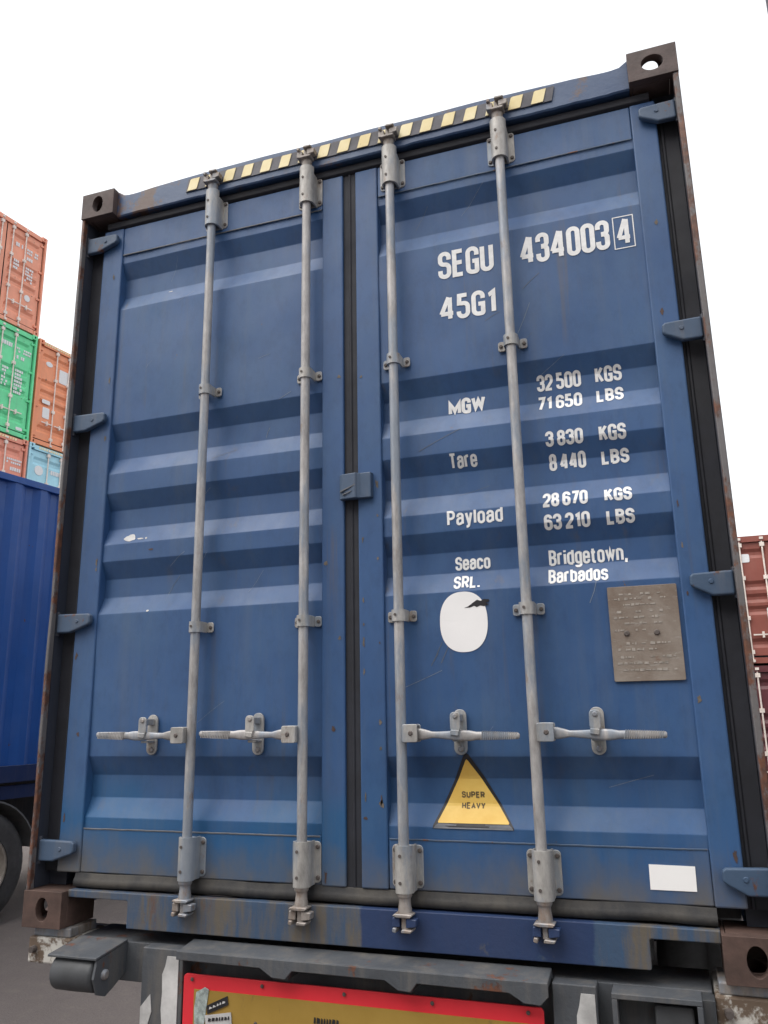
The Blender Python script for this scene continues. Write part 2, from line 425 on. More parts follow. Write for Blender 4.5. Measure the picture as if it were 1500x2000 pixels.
# ------------------------------------------------------------------ frame: castings, posts, header, sill
def casting(name, x0, z0, left, top, y0=0., mat='cast', ydir=1, parent=root, big=False):
    m = MB(); w_, h_, d_, t = .162, .118, .178, .03
    ya, yb = (y0, y0 + d_) if ydir > 0 else (y0 - d_, y0)
    yf = y0; N = (0, -ydir, 0)
    m.plate_hole((x0, yf, z0), (1, 0, 0), (0, 0, 1), N, w_, h_, .036 if big else .026, .030 if big else .038, t, 32, .5, .5)
    xo = x0 if left else x0 + w_; so_ = -1 if left else 1
    e = .001; yi0, yi1 = (y0 + t * ydir + e * ydir, y0 + ydir * (d_ - e)); ylo, yhi = min(yi0, yi1), max(yi0, yi1)
    m.plate_hole((xo, ylo, z0), (0, 1, 0), (0, 0, 1), (so_, 0, 0), yhi - ylo, h_, .030, .028, .028, 28, .5, .5)
    zt = z0 + h_ if top else z0
    xin0, xin1 = (x0 + .029, x0 + w_ - .011) if left else (x0 + .011, x0 + w_ - .029)
    zin0, zin1 = (z0 + .011, z0 + h_) if top else (z0, z0 + h_ - .011)
    m.plate_hole((xin0, ylo, zt), (1, 0, 0), (0, 1, 0), (0, 0, 1 if top else -1), xin1 - xin0, yhi - ylo, .033, .058, .026, 32, .5, .42, True)
    # closed walls: inner side, back, and the face opposite the opening
    if left: m.box(x0 + w_ - .010, x0 + w_, ylo, yhi, z0, z0 + h_)
    else: m.box(x0, x0 + .010, ylo, yhi, z0, z0 + h_)
    zc0, zc1 = (z0, z0 + .010) if top else (z0 + h_ - .010, z0 + h_)
    m.box(xin0 + .001, xin1 - .001, ylo, yhi, zc0, zc1)
    yb0, yb1 = (yhi - .011, yhi - .001) if ydir > 0 else (ylo + .001, ylo + .011)
    m.box(xin0 + .001, xin1 - .001, yb0, yb1, zin0, zin1 - .027 if top else zin1)
    o = m.build(name, mat, parent, .008, 3); return o
casting('corner_casting', 0, H - .118, True, True, mat='castdk')['label'] = 'dark rusty upper left corner casting'
casting('corner_casting', W - .162, H - .118, False, True, mat='castdk', big=True)['label'] = 'dark upper right corner casting with sky showing through its hole'
casting('corner_casting', 0, 0, True, False)['label'] = 'brown rusty lower left corner casting'
casting('corner_casting', W - .162, 0, False, False)['label'] = 'brown rusty lower right corner casting'
for lx, lf in ((0, True), (W - .162, False)):
    for tz, tp in ((H - .118, True), (0, False)): casting('corner_casting', lx, tz, lf, tp, L, 'castdk', -1)
def wob_post(x0, x1, sgn):
    # folded outer lip of the corner post, beaten and wavy
    m = MB(); k = 70; vs = []
    for i in range(k + 1):
        z = .119 + (H - .238) * i / k
        dx = .0022 * noise.noise(Vector((sgn * 5, z * 3, 1))); dy = .004 * noise.noise(Vector((sgn * 9, z * 4, 2)))
        vs += [(x0 + dx, .006 + dy, z), (x1 + dx * .8, .004 + dy, z), (x1 + dx * .5, .030, z), (x0 + dx * .5, .030, z)]
    m.add(vs, [(i * 4 + a, i * 4 + (a + 1) % 4, i * 4 + 4 + (a + 1) % 4, i * 4 + 4 + a) for i in range(k) for a in range(4)])
    return m
pl = wob_post(.001, .016, 1).build('corner_post', 'post', root, .004); pr = wob_post(W - .020, W - .001, 2).build('corner_post', 'post', root, .004)
for p_, xa, xb in ((pl, .002, .09), (pr, W - .09, W - .002)):
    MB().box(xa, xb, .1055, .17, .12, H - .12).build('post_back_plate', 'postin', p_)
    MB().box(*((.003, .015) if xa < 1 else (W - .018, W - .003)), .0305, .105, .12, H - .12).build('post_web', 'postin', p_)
# header with uneven upper edge, hollowed towards the castings
m = MB(); k = 80; vs = []
for i in range(k + 1):
    x = .1625 + (W - .325) * i / k; e = min(x - .1625, W - .1625 - x)
    top = 2.886 + .014 * min(1, e / .5) + .022 * max(0, 1 - e / .045) ** 2 - .004 * max(0, 1 - abs(e - .09) / .09) + .0035 * noise.noise(Vector((x * 4, 0, 3)))
    bot = 2.784 + .004 * noise.noise(Vector((x * 9, 0, 7))) - .004 * abs(noise.noise(Vector((x * 23, 0, 7))))
    yf = .028 + .002 * noise.noise(Vector((x * 3, 5, 0)))
    vs += [(x, yf + .030, bot + .004), (x, yf + .004, bot), (x, yf, bot + .006), (x, yf, top - .006), (x, yf + .008, top), (x, .16, top + .002), (x, .16, 2.794)]
m.add(vs, [(i * 7 + a, i * 7 + (a + 1) % 7, i * 7 + 7 + (a + 1) % 7, i * 7 + 7 + a) for i in range(k) for a in range(7)], False)
hd = m.build('header', 'header', root)
MB().prism([(.505, 2.816), (2.012, 2.816), (2.024, 2.874), (.517, 2.874)], .0230, .0262).build('stripe_backing', 'stripe_bk', hd)
ns = 18
for i in range(ns):
    xb = .514 + i * .0838; wj = random.uniform(-.002, .002); dz = random.uniform(-.001, .001)
    po = [(xb, 2.819 + dz), (xb + .043 + wj, 2.819 + dz), (xb + .046 + wj, 2.824), (xb + .058 + wj, 2.871 + dz), (xb + .018, 2.871 + dz), (xb + .013, 2.866)]
    MB().prism(po, .0205, .0226).build('yellow_stripe', 'stripe', hd)
# sill
sp = [(.1625, .098), (.404, .098), (.408, .094), (.408, .012), (2.088, .012), (2.092, .016), (2.092, .086), (2.096, .090), (2.2755, .090), (2.2755, .122), (.1625, .122)]
sl = MB().prism(sp, .030, .075).build('sill', 'sill', root, .004)
MB().box(.410, 2.086, .0755, .16, .012, .024).build('sill_bottom_flange', 'chassis_dk', sl)
for xa, xb, zt in ((.166, .404, .098), (2.096, 2.272, .090)):
    pk = MB().box(xa, xb, .0755, .30, zt, zt + .012)
    (pk.box(xb + .001, xb + .013, .0755, .30, .013, zt) if xa < 1 else pk.box(xa - .013, xa - .001, .0755, .30, .025, zt))
    pk.build('lifting_pocket', 'chassis_dk', sl)
# walls, roof, rails, floor (mostly hidden behind the doors)
def corrug(m, x, y0, y1, z0, z1, sgn, per=.278, dep=.036):
    k = int((y1 - y0) / per); per = (y1 - y0) / k; pts = []
    for i in range(k):
        b = y0 + i * per; pts += [(b, 0), (b + per * .26, 0), (b + per * .5, dep), (b + per * .76, dep)]
    pts.append((y1, 0)); n = len(pts)
    vs = [(x - sgn * d, y, z0) for y, d in pts] + [(x - sgn * d, y, z1) for y, d in pts]
    m.add(vs, [(i, i + 1, n + i + 1, n + i) for i in range(n - 1)])
for sx, sg in ((0.012, -1), (W - .012, 1)):
    m = MB(); corrug(m, sx, .18, L - .18, .15, H - .07, sg); m.build('side_wall', 'blue', root)
    a = min(sx, sx - sg * .06); b = max(sx, sx - sg * .06)
    MB().box(a, b, .18, L - .18, .03, .15).build('bottom_side_rail', 'blue', root)
    MB().box(a, b, .18, L - .18, H - .07, H - .012).build('top_side_rail', 'blue', root)
MB().box(.075, W - .075, .165, L - .05, H - .05, H - .03).build('roof', 'blue', root)
MB().box(.075, W - .075, .17, L - .05, .15, .18).build('floor', 'chassis_dk', root)
for i in range(20):
    y = .6 + i * .57
    MB().box(.075, W - .075, y, y + .045, .03, .149).build('cross_member', 'chassis_dk', root)
MB().box(.03, W - .03, L - .08, L - .04, .12, H - .12).build('front_wall', 'blue', root)

# ------------------------------------------------------------------ hinges
def hinge(x_post, x_tip, zc, parent, big):
    s = 1 if x_tip > x_post else -1
    h0, h1 = .036, .024
    po = [(x_post, zc - h0), (x_post + s * .060, zc - h0), (x_tip - s * .010, zc - .010), (x_tip, zc - .002), (x_tip, zc + .026), (x_tip - s * .010, zc + .033), (x_post + s * .02, zc + h0), (x_post, zc + h0)]
    m = MB().prism(po, .030, .052)
    o = m.build('hinge', 'hinge', parent, .006, 3)
    m = MB(); m.lathe((x_tip - s * .058, .030, zc + .006), 'y', [(-.003, .006), (0, .008)], 10); m.build('hinge_bolt', 'hinge', o)
    m = MB(); m.lathe((x_post - s * .006, .044, zc - .046), 'z', [(0, .009), (.004, .010), (.088, .010), (.092, .009)], 14)
    m.build('hinge_pin', 'postin', o)
for zc in (2.672, 1.862, 1.052, .245):
    hinge(.020, .170, zc, doors['l'], 0); hinge(W - .022, W - .142, zc, doors['r'], 0)

# ------------------------------------------------------------------ lock rods with brackets, guides, cams, handles
def half_sleeve(m, x, y, z0, z1, r, t):
    m.lathe((x, y, z0), 'z', [(0, r), (z1 - z0, r)], 14, True, (180, 360))
    m.lathe((x, y, z0), 'z', [(0, r - t), (z1 - z0, r - t)], 14, True, (180, 360))
    n = 14
    for z in (z0, z1):
        vs = []
        for i in range(n + 1):
            a = R(180 + 180 * i / n); vs += [(x + r * math.cos(a), y + r * math.sin(a), z), (x + (r - t) * math.cos(a), y + (r - t) * math.sin(a), z)]
        m.add(vs, [(2 * i, 2 * i + 1, 2 * i + 3, 2 * i + 2) for i in range(n)])
def bolts(m, pts, y, r=.006, h=.005):
    for x, z in pts: m.lathe((x, y - h, z), 'y', [(0, r * .7), (h * .4, r), (h, r)], 10, False)
RY = .018
def lock_rod(xc, out, side, gz):
    m = MB(); m.lathe((xc, RY, .150), 'z', [(0, .0165), (2.62, .0165)], 18)
    rod = m.build('lock_rod', 'rod', root)
    for zc, hh, up in ((2.690, .062, 1), (.243, .062, -1)):
        b = MB(); b.prism(rrect(xc - .050, xc + .050, zc - hh, zc + hh, .014), .0555, .0585 if False else .0610)
        half_sleeve(b, xc, RY + .004, zc - hh - .006, zc + hh + .030 * up if up > 0 else zc + hh + .004, .029, .008)
        b.box(xc - .029, xc - .021, RY + .004, .0585, zc - hh - .005, zc + hh + .003); b.box(xc + .021, xc + .029, RY + .004, .0585, zc - hh - .005, zc + hh + .003)
        bo = b.build('bearing_bracket', 'bracket', rod, .0015, 1)
        pieces([lambda m, i=i, j=j: bolts(m, [(xc + i * .040, zc + j * (hh - .016))], .0555, .007) for i in (-1, 1) for j in (-1, 1)], 'bolt', 'bolt', rod)
        pieces([lambda m, j=j: m.lathe((xc - .006, RY - .027, zc + j * (hh - .024)), 'y', [(0, .005), (.006, .005)], 8, False) for j in (-1, 1)], 'grease_nipple', 'bolt', rod)
        # cam: collar, neck and toothed end round the keeper
        s = up; zb = zc + s * (hh + .004)
        c = MB()
        zz = lambda q: zb + s * q
        prof = [(0, .0225), (.012, .0225), (.016, .018), (.030, .018), (.048, .021), (.060, .021)]
        if s < 0: prof = [(-h, r) for h, r in prof][::-1]
        c.lathe((xc, RY, zb), 'z', prof, 16)
        z0, z1 = sorted((zz(.056), zz(.066))); zA, zB = sorted((zz(.096), zz(.106))); zm0, zm1 = sorted((zz(.060), zz(.10)))
        c.prism([(xc - .032, z0 + .004), (xc - .018, z0), (xc + .024, z0), (xc + .030, z1 - .002), (xc + .020, z1), (xc - .026, z1)], RY - .030, RY + .016)
        c.prism([(xc - .034, zA), (xc - .022, zA - .003), (xc - .020, zB), (xc - .032, zB + .002)], RY - .028, RY + .010)
        c.prism([(xc - .004, zA), (xc + .026, zA), (xc + .030, zB - .002), (xc - .002, zB)], RY - .034, RY + .012)
        c.box(xc - .008, xc + .008, RY - .016, RY + .012, zm0, zm1)
        c.build('cam', 'cam', rod, .002, 1)
        ka, kb = sorted((zz(.068), zz(.094)))
        pieces([lambda m: m.prism([(xc - .036, ka), (xc - .012, ka), (xc - .012, kb), (xc - .034, kb)], RY - .020, RY + .004),
                lambda m: m.prism([(xc + .010, ka), (xc + .040, ka + .004), (xc + .042, kb - .002), (xc + .010, kb)], RY - .026, RY + .004)],
               'cam_keeper', ('sill' if side == 'r' and up < 0 else 'cam'), rod, .002)
    for zc in gz:
        b = MB(); half_sleeve(b, xc, RY + .003, zc - .019, zc + .019, .0245, .007)
        for s in (-1, 1):
            x0, x1 = sorted((xc + s * .0185, xc + s * .0245)); b.box(x0, x1, RY + .003, .058, zc - .0188, zc + .0188)
            x0, x1 = sorted((xc + s * .024, xc + s * .050)); b.prism(rrect(x0, x1, zc - .018, zc + .018, .008), .0545, .0605)
        go_ = b.build('rod_guide', 'bracket', rod, .0015, 1)
        pieces([lambda m, d=d: bolts(m, [(xc + d, zc)], .0545, .0065) for d in (-.040, .040)], 'guide_bolt', 'bolt', rod)
        pieces([lambda m: m.lathe((xc - .006, RY - .024, zc + .002), 'y', [(0, .0045), (.005, .0045)], 8, False)], 'grease_nipple', 'bolt', rod)
    # handle: hub clevis on the rod, flat bar, round gripped end
    s = out; zh = .638
    hb = MB(); x0, x1 = sorted((xc + s * .012, xc + s * .062))
    hb.prism(rrect(x0, x1, zh - .027, zh + .027, .006, 3), RY - .034, RY - .029); hb.prism(rrect(x0, x1, zh - .027, zh + .027, .006, 3), RY + .004, RY + .009)
    x2, x3 = sorted((xc + s * .012, xc + s * .020)); hb.box(x2, x3, RY - .029, RY + .004, zh - .026, zh + .026)
    hb.box(min(x0, x1) + .004, max(x0, x1) - .004, RY - .029, RY + .004, zh + .021, zh + .0265)
    hb.build('handle_hub', 'bracket', rod, .0015, 1)
    k = MB(); k.lathe((xc + s * .040, RY - .038, zh), 'y', [(0, .005), (.004, .008)], 10, False); k.build('hub_pin', 'bolt', rod)
    hn = MB(); vs = []; secs = [(.040, .016, .006), (.070, .0175, .006), (.088, .014, .006), (.105, .0095, .007), (.13, .0105, .007), (.16, .0130, .006), (.20, .0165, .006), (.225, .0155, .006), (.245, .0120, .007), (.262, .0125, .0075), (.300, .0118, .0075), (.345, .0104, .0070), (.372, .0094, .0070), (.376, .006, .004)]
    nn = 12
    for q, hz, hy in secs:
        dz = -.006 * math.sin(min(1, q / .37) * math.pi) * .5 - (.010 * q / .37 if side == 'r' else -.004 * q / .37)
        yy = RY - .012 - .006 * (q / .37)
        for i in range(nn):
            a = 2 * math.pi * i / nn; e = .75 if q < .23 else 1
            cy = math.copysign(abs(math.cos(a)) ** e, math.cos(a)); cz = math.copysign(abs(math.sin(a)) ** e, math.sin(a))
            vs.append((xc + s * q, yy + hy * cy, zh + dz + hz * cz))
    fs = [(j * nn + i, j * nn + (i + 1) % nn, (j + 1) * nn + (i + 1) % nn, (j + 1) * nn + i) for j in range(len(secs) - 1) for i in range(nn)] + [tuple(range(nn)), tuple(range((len(secs) - 1) * nn, len(secs) * nn))]
    hn.add(vs, fs, True); ho = hn.build('handle', 'rod', rod)
    for i in range(17):
        q = .262 + i * .0064; hz_ = .0125 - .0030 * (i / 16)
        gx_ = xc + s * q; zz_ = zh + (-.0078 - i * .0001 if side == 'r' else -.0008 + i * .0001)
        gm_ = gm_ if i else MB()
        gm_.prism([(gx_ - .0012 - .003, zz_ - hz_ - .0006), (gx_ + .0012 - .003, zz_ - hz_ - .0006), (gx_ + .0012 + .003, zz_ + hz_ + .0006), (gx_ - .0012 + .003, zz_ + hz_ + .0006)], RY - .0255, RY - .0100)
    gm_.build('handle_grip', 'rod', ho)['kind'] = 'stuff'
    xk = xc + s * .182
    ct = MB().prism(rrect(xk - .021, xk + .021, zh - .068, zh + .070, .0205, 6), .052, .0605); cto = ct.build('handle_catch', 'bracket', rod, .002)
    lt = MB(); lt.prism(rrect(xk - .017, xk + .015, zh + .004, zh + .062, .012, 5), RY - .026, RY - .018); lt.box(xk - .012, xk + .010, RY - .018, .052, zh + .034, zh + .056)
    lt.prism([(xk - .012 - .006, zh - .006), (xk + .008, zh - .010), (xk + .012, zh + .008), (xk - .016, zh + .010)], RY - .0275, RY - .0185)
    lt.box(xk - .015, xk + .015, RY - .010, .052, zh - .026, zh - .018)
    lt.build('catch_latch', 'bracket', rod, .002, 1)
    pieces([lambda m: bolts(m, [(xk, zh + .050)], RY - .026, .0075, .004), lambda m: bolts(m, [(xk + .001, zh - .050)], .052, .0095, .008)], 'catch_bolt', 'cam', rod)
    return rod
for xc, out, side in ((.638, -1, 'l'), (1.058, -1, 'l'), (1.398, 1, 'r'), (1.815, 1, 'r')):
    lock_rod(xc, out, side, (1.912, 1.008))

# door overlap block at the centre joint
m = MB().prism([(1.184, .037), (1.196, .030), (1.247, .024), (1.252, .030), (1.262, .036), (1.300, .036), (1.304, .0555), (1.184, .0555)], 1.424, 1.515, 'z')
ob = m.build('overlap_plate', 'hinge', doors['r'], .003)
pieces([lambda m: m.prism([(1.190, 1.448), (1.246, 1.470), (1.246, 1.474), (1.190, 1.453)], .024, .0300), lambda m: m.prism([(1.200, 1.437), (1.232, 1.448), (1.232, 1.4515), (1.200, 1.441)], .024, .030)], 'gouge', 'grime', ob)

# ------------------------------------------------------------------ lettering: stroke glyphs laid on the pressed steel
Wg = .40; w = .36; r = 1
GL = {
 'S': (Wg, [[(Wg, .72), (Wg, 1, r), (0, 1, r), (0, .53, r), (Wg, .53, r), (Wg, 0, r), (0, 0, r), (0, .28)]]),
 'E': (Wg * .92, [[(Wg * .92, 1), (0, 1), (0, 0), (Wg * .92, 0)], [(0, .52), (Wg * .85, .52)]]),
 'G': (Wg, [[(Wg, .70), (Wg, 1, r), (0, 1, r), (0, 0, r), (Wg, 0, .3), (Wg, .46), (Wg * .5, .46)]]),
 'U': (Wg, [[(0, 1), (0, 0, r), (Wg, 0, r), (Wg, 1)]]),
 '4': (Wg * 1.28, [[(Wg * .96, 0), (Wg * .96, 1)], [(Wg * .84, 1.02), (0, .25)], [(-.02, .25), (Wg * 1.30, .25)]]),
 '3': (Wg, [[(0, .74), (0, 1, r), (Wg, 1, r), (Wg, .54, .8), (Wg * .35, .54)], [(Wg * .35, .52), (Wg, .52, .8), (Wg, 0, r), (0, 0, r), (0, .26)]]),
 '5': (Wg, [[(Wg * .92, 1), (.04, 1), (.02, .54), (.03, .62, .4), (Wg, .62, r), (Wg, 0, r), (0, 0, r), (0, .26)]]),
 '1': (Wg * .6, [[(0, .80), (Wg * .2, .82, .5), (Wg * .5, 1), (Wg * .5, 0)]]),
 '2': (Wg, [[(0, .72), (0, 1, r), (Wg, 1, r), (Wg, .58, .5), (0, .06), (0, 0), (Wg, 0)]]),
 '6': (Wg, [[(Wg, .76), (Wg, 1, r), (0, 1, r), (0, 0, r), (Wg, 0, r), (Wg, .58, r), (0, .58, .6), (0, .4)]]),
 '7': (Wg, [[(0, 1), (Wg, 1), (Wg * .3, 0)]]),
 '8': (Wg, [[(.02, .53, r), (Wg - .02, .53, r), (Wg - .02, 1, r), (.02, 1, r), 'c'], [(0, 0, r), (Wg, 0, r), (Wg, .53, r), (0, .53, r), 'c']]),
 '0': (Wg, [[(0, 0, r), (Wg, 0, r), (Wg, 1, r), (0, 1, r), 'c']]),
 'M': (Wg * 1.5, [[(0, 0), (0, 1), (Wg * .75, .1), (Wg * 1.5, 1), (Wg * 1.5, 0)]]),
 'W': (Wg * 1.7, [[(0, 1), (.36 * Wg, 0), (.85 * Wg, .95), (1.34 * Wg, 0), (1.7 * Wg, 1)]]),
 'K': (Wg, [[(0, 0), (0, 1)], [(Wg, 1), (0, .38)], [(Wg * .35, .6), (Wg * 1.02, 0)]]),
 'L': (Wg * .9, [[(0, 1), (0, 0), (Wg * .9, 0)]]),
 'B': (Wg, [[(0, 0), (0, 1), (Wg * .95, 1, r), (Wg * .95, .54, r), (0, .54)], [(0, .52), (Wg, .52, r), (Wg, 0, r), (0, 0)]]),
 'T': (Wg, [[(-.02, 1), (Wg + .02, 1)], [(Wg / 2, 1), (Wg / 2, 0)]]),
 'P': (Wg, [[(0, 0), (0, 1), (Wg, 1, r), (Wg, .46, r), (0, .46)]]),
 'R': (Wg, [[(0, 0), (0, 1), (Wg, 1, r), (Wg, .48, r), (0, .48)], [(Wg * .5, .48), (Wg * 1.05, 0)]]),
 'H': (Wg, [[(0, 0), (0, 1)], [(Wg, 0), (Wg, 1)], [(0, .5), (Wg, .5)]]),
 'A': (Wg, [[(-.02, 0), (Wg / 2, 1), (Wg + .02, 0)], [(.08, .32), (Wg - .08, .32)]]),
 'V': (Wg, [[(-.02, 1), (Wg / 2, 0), (Wg + .02, 1)]]),
 'Y': (Wg, [[(-.02, 1), (Wg / 2, .45), (Wg / 2, 0)], [(Wg + .02, 1), (Wg / 2, .45)]]),
 'a': (w, [[(.02, .50), (.02, .72, r), (w, .72, r), (w, 0)], [(w, .42), (0, .42, r), (0, 0, r), (w * .7, 0, r), (w, .16)]]),
 'r': (w * .7, [[(0, 0), (0, .74)], [(0, .5), (.02, .72, .7), (w * .75, .72)]]),
 'e': (w, [[(0, .37), (w, .37), (w, .72, r), (0, .72, r), (0, 0, r), (w, 0, r), (w, .22)]]),
 'y': (w, [[(0, .74), (w / 2, .02)], [(w, .74), (w * .42, -.24, .4), (0, -.24)]]),
 'l': (.0, [[(0, 0), (0, 1)]]),
 'o': (w, [[(0, 0, r), (w, 0, r), (w, .72, r), (0, .72, r), 'c']]),
 'd': (w, [[(w, 1), (w, 0)], [(w, .72), (0, .72, r), (0, 0, r), (w, 0)]]),
 'b': (w, [[(0, 1), (0, 0)], [(0, .72), (w, .72, r), (w, 0, r), (0, 0)]]),
 'c': (w, [[(w, .5), (w, .72, r), (0, .72, r), (0, 0, r), (w, 0, r), (w, .22)]]),
 'i': (.0, [[(0, 0), (0, .74)], [(0, .88), (0, 1.02)]]),
 'g': (w, [[(w, .72), (0, .72, r), (0, .04, r), (w, .04)], [(w, .74), (w, -.24, r), (0, -.24, r), (0, -.14)]]),
 't': (w * .7, [[(.08, .98), (.08, 0, .6), (w * .75, 0)], [(-.06, .72), (w * .72, .72)]]),
 'w': (.56, [[(0, .74), (.13, 0), (.28, .66), (.43, 0), (.56, .74)]]),
 'n': (w, [[(0, 0), (0, .74)], [(0, .72), (w, .72, r), (w, 0)]]),
 's': (w, [[(w, .54), (w, .72, r), (0, .72, r), (0, .38, r), (w, .38, r), (w, 0, r), (0, 0, r), (0, .2)]]),
 '.': (.0, [[(0, -.06), (0, .10)]]), ',': (.04, [[(.04, .10), (0, -.20)]]), ' ': (.10, []),
}
for ch in 'areyocsnwgdb':
    GL[ch] = (GL[ch][0], [[p if p == 'c' else (p[0], p[1] * 1.09 if 0 < p[1] < .76 else p[1]) + tuple(p[2:]) for p in q] for q in GL[ch][1]])
def rounded(pts, rad):
    closed = pts[-1] == 'c'
    if closed: pts = pts[:-1]
    n = len(pts); out = []
    for i, p in enumerate(pts):
        rr = p[2] if len(p) > 2 else 0; P = Vector(p[:2])
        if rr == 0 or (not closed and i in (0, n - 1)): out.append(P); continue
        A = Vector(pts[i - 1][:2]); B = Vector(pts[(i + 1) % n][:2]); da = (A - P); db = (B - P)
        k = min(rr * rad, da.length * .5 if (len(pts[i - 1]) > 2) else da.length * .9, db.length * .5 if len(pts[(i + 1) % n]) > 2 else db.length * .9)
        a = P + da.normalized() * k; b = P + db.normalized() * k
        for j in range(7):
            t = j / 6; q = .56
            # cubic with circle-like handles
            c1 = a.lerp(P, q); c2 = b.lerp(P, q)
            out.append(a * (1 - t) ** 3 + c1 * (3 * t * (1 - t) ** 2) + c2 * (3 * t * t * (1 - t)) + b * t ** 3)
    return out, closed
def ribbon(m, pts, closed, t, lay, mapf):
    q = [pts[0]]
    for p in pts[1:]:
        if (p - q[-1]).length > 1e-5: q.append(p)
    if closed and (q[0] - q[-1]).length < 1e-5: q.pop()
    n = len(q); vs = []
    for i in range(n):
        a = q[i - 1] if (i or closed) else None; b = q[(i + 1) % n] if (i < n - 1 or closed) else None
        d1 = (q[i] - a).normalized() if a is not None else None; d2 = (b - q[i]).normalized() if b is not None else None
        if d1 is None: d1 = d2
        if d2 is None: d2 = d1
        n1 = Vector((-d1.y, d1.x)); n2 = Vector((-d2.y, d2.x)); nn = n1 + n2
        nn = nn.normalized() if nn.length > .2 else n1
        k = t / 2 / max(.22, nn.dot(n1))
        vs += [mapf(q[i] + nn * k, lay), mapf(q[i] - nn * k, lay)]
    e = n if closed else n - 1
    m.add(vs, [(2 * i, 2 * i + 1, (2 * i + 3) % (2 * n), (2 * i + 2) % (2 * n)) for i in range(e)])
def drape(m, name, mat, parent, off, side='r', step=.008, layers=None):
    # cut the flat marking finely and lay it on the door surface
    bm = bmesh.new(); lay = bm.verts.layers.float.new('lay')
    vs = [bm.verts.new((v[0], 0, v[2])) for v in m.v]
    for v, o in zip(vs, m.v): v[lay] = o[1]
    for f in m.f:
        try: bm.faces.new([vs[i] for i in f])
        except ValueError: pass
    zs = [v.co.z for v in bm.verts]; z = min(zs) + step
    while z < max(zs):
        bmesh.ops.bisect_plane(bm, geom=bm.verts[:] + bm.edges[:] + bm.faces[:], plane_co=(0, 0, z), plane_no=(0, 0, 1)); z += step
    for v in bm.verts: v.co.y = surf(v.co.x, v.co.z, side) - off - v[lay]
    for f in bm.faces:
        if f.normal.y > 0: f.normal_flip()
    bmesh.ops.recalc_face_normals(bm, faces=bm.faces)
    me = bpy.data.meshes.new(name); bm.normal_update()
    for f in bm.faces:
        if f.normal.y > 0: f.normal_flip()
    bm.to_mesh(me); bm.free(); me.materials.append(M[mat])
    o = bpy.data.objects.new(name, me); col.objects.link(o); o.parent = parent; return o
def text_mesh(txt, x0, x1, z0, z1, t):
    gap = .0; hgt = z1 - z0 - t; total = 0; spans = []
    gp = .26
    for ch in txt:
        wd = GL[ch][0]; spans.append(total); total += wd + (gp if ch != ' ' else .12)
    total -= gp
    sx = (x1 - x0 - t) / total; m = MB(); lay = 0
    for ch, off in zip(txt, spans):
        for pl_ in GL[ch][1]:
            pts = [(((p[0] + off) * sx, p[1] * hgt) + tuple(p[2:])) if p != 'c' else p for p in pl_]
            q, cl = rounded(pts, Wg * sx * .52)
            ribbon(m, q, cl, t, lay, lambda v, l: (x0 + t / 2 + v.x, l, z0 + t / 2 + (v.y if ch in 'yg,.' else max(-t / 2, min(hgt + t / 2, v.y))))); lay = .0003 - lay if lay else .0003
    return m
TX = [('SEGU', 1.562, 1.765, 2.207, 2.316, .0165), ('434003', 1.858, 2.164, 2.201, 2.314, .0165), ('4', 2.186, 2.236, 2.204, 2.308, .0145), ('45G1', 1.560, 1.768, 2.040, 2.138, .0160),
      ('MGW', 1.573, 1.704, 1.698, 1.757, .0125), ('32 500', 1.883, 2.029, 1.740, 1.796, .0095), ('KGS', 2.075, 2.160, 1.743, 1.797, .0095), ('71 650', 1.881, 2.028, 1.667, 1.720, .0095), ('LBS', 2.074, 2.160, 1.671, 1.720, .0095),
      ('Tare', 1.573, 1.669, 1.500, 1.550, .0082), ('3 830', 1.902, 2.023, 1.535, 1.586, .0095), ('KGS', 2.073, 2.157, 1.533, 1.585, .0095), ('8 440', 1.906, 2.024, 1.458, 1.513, .0095), ('LBS', 2.073, 2.159, 1.460, 1.507, .0095),
      ('Payload', 1.561, 1.749, 1.297, 1.349, .0085), ('28 670', 1.880, 2.022, 1.330, 1.380, .0095), ('KGS', 2.073, 2.157, 1.330, 1.376, .0095), ('63 210', 1.880, 2.024, 1.256, 1.306, .0095), ('LBS', 2.074, 2.159, 1.257, 1.303, .0095),
      ('Seaco', 1.576, 1.694, 1.154, 1.200, .0080), ('SRL.', 1.572, 1.660, 1.090, 1.134, .0080), ('Bridgetown,', 1.884, 2.126, 1.147, 1.198, .0080), ('Barbados', 1.881, 2.064, 1.087, 1.134, .0080)]
for t_ in TX:
    dz_ = .008 if t_[3] > 2 else (.004 if t_[3] > 1.2 else 0); t_ = (t_[0], t_[1], t_[2], t_[3] + dz_, t_[4] + dz_, t_[5])
    drape(text_mesh(*t_), 'lettering', 'white', doors['r'], .0014)
fr = MB()
for q in ([(2.178, 2.203), (2.243, 2.203), (2.243, 2.322), (2.178, 2.322)],):
    ribbon(fr, [Vector(p) for p in q], True, .0034, 0, lambda v, l: (v.x, l, v.y))
drape(fr, 'check_digit_frame', 'white', doors['r'], .0014)

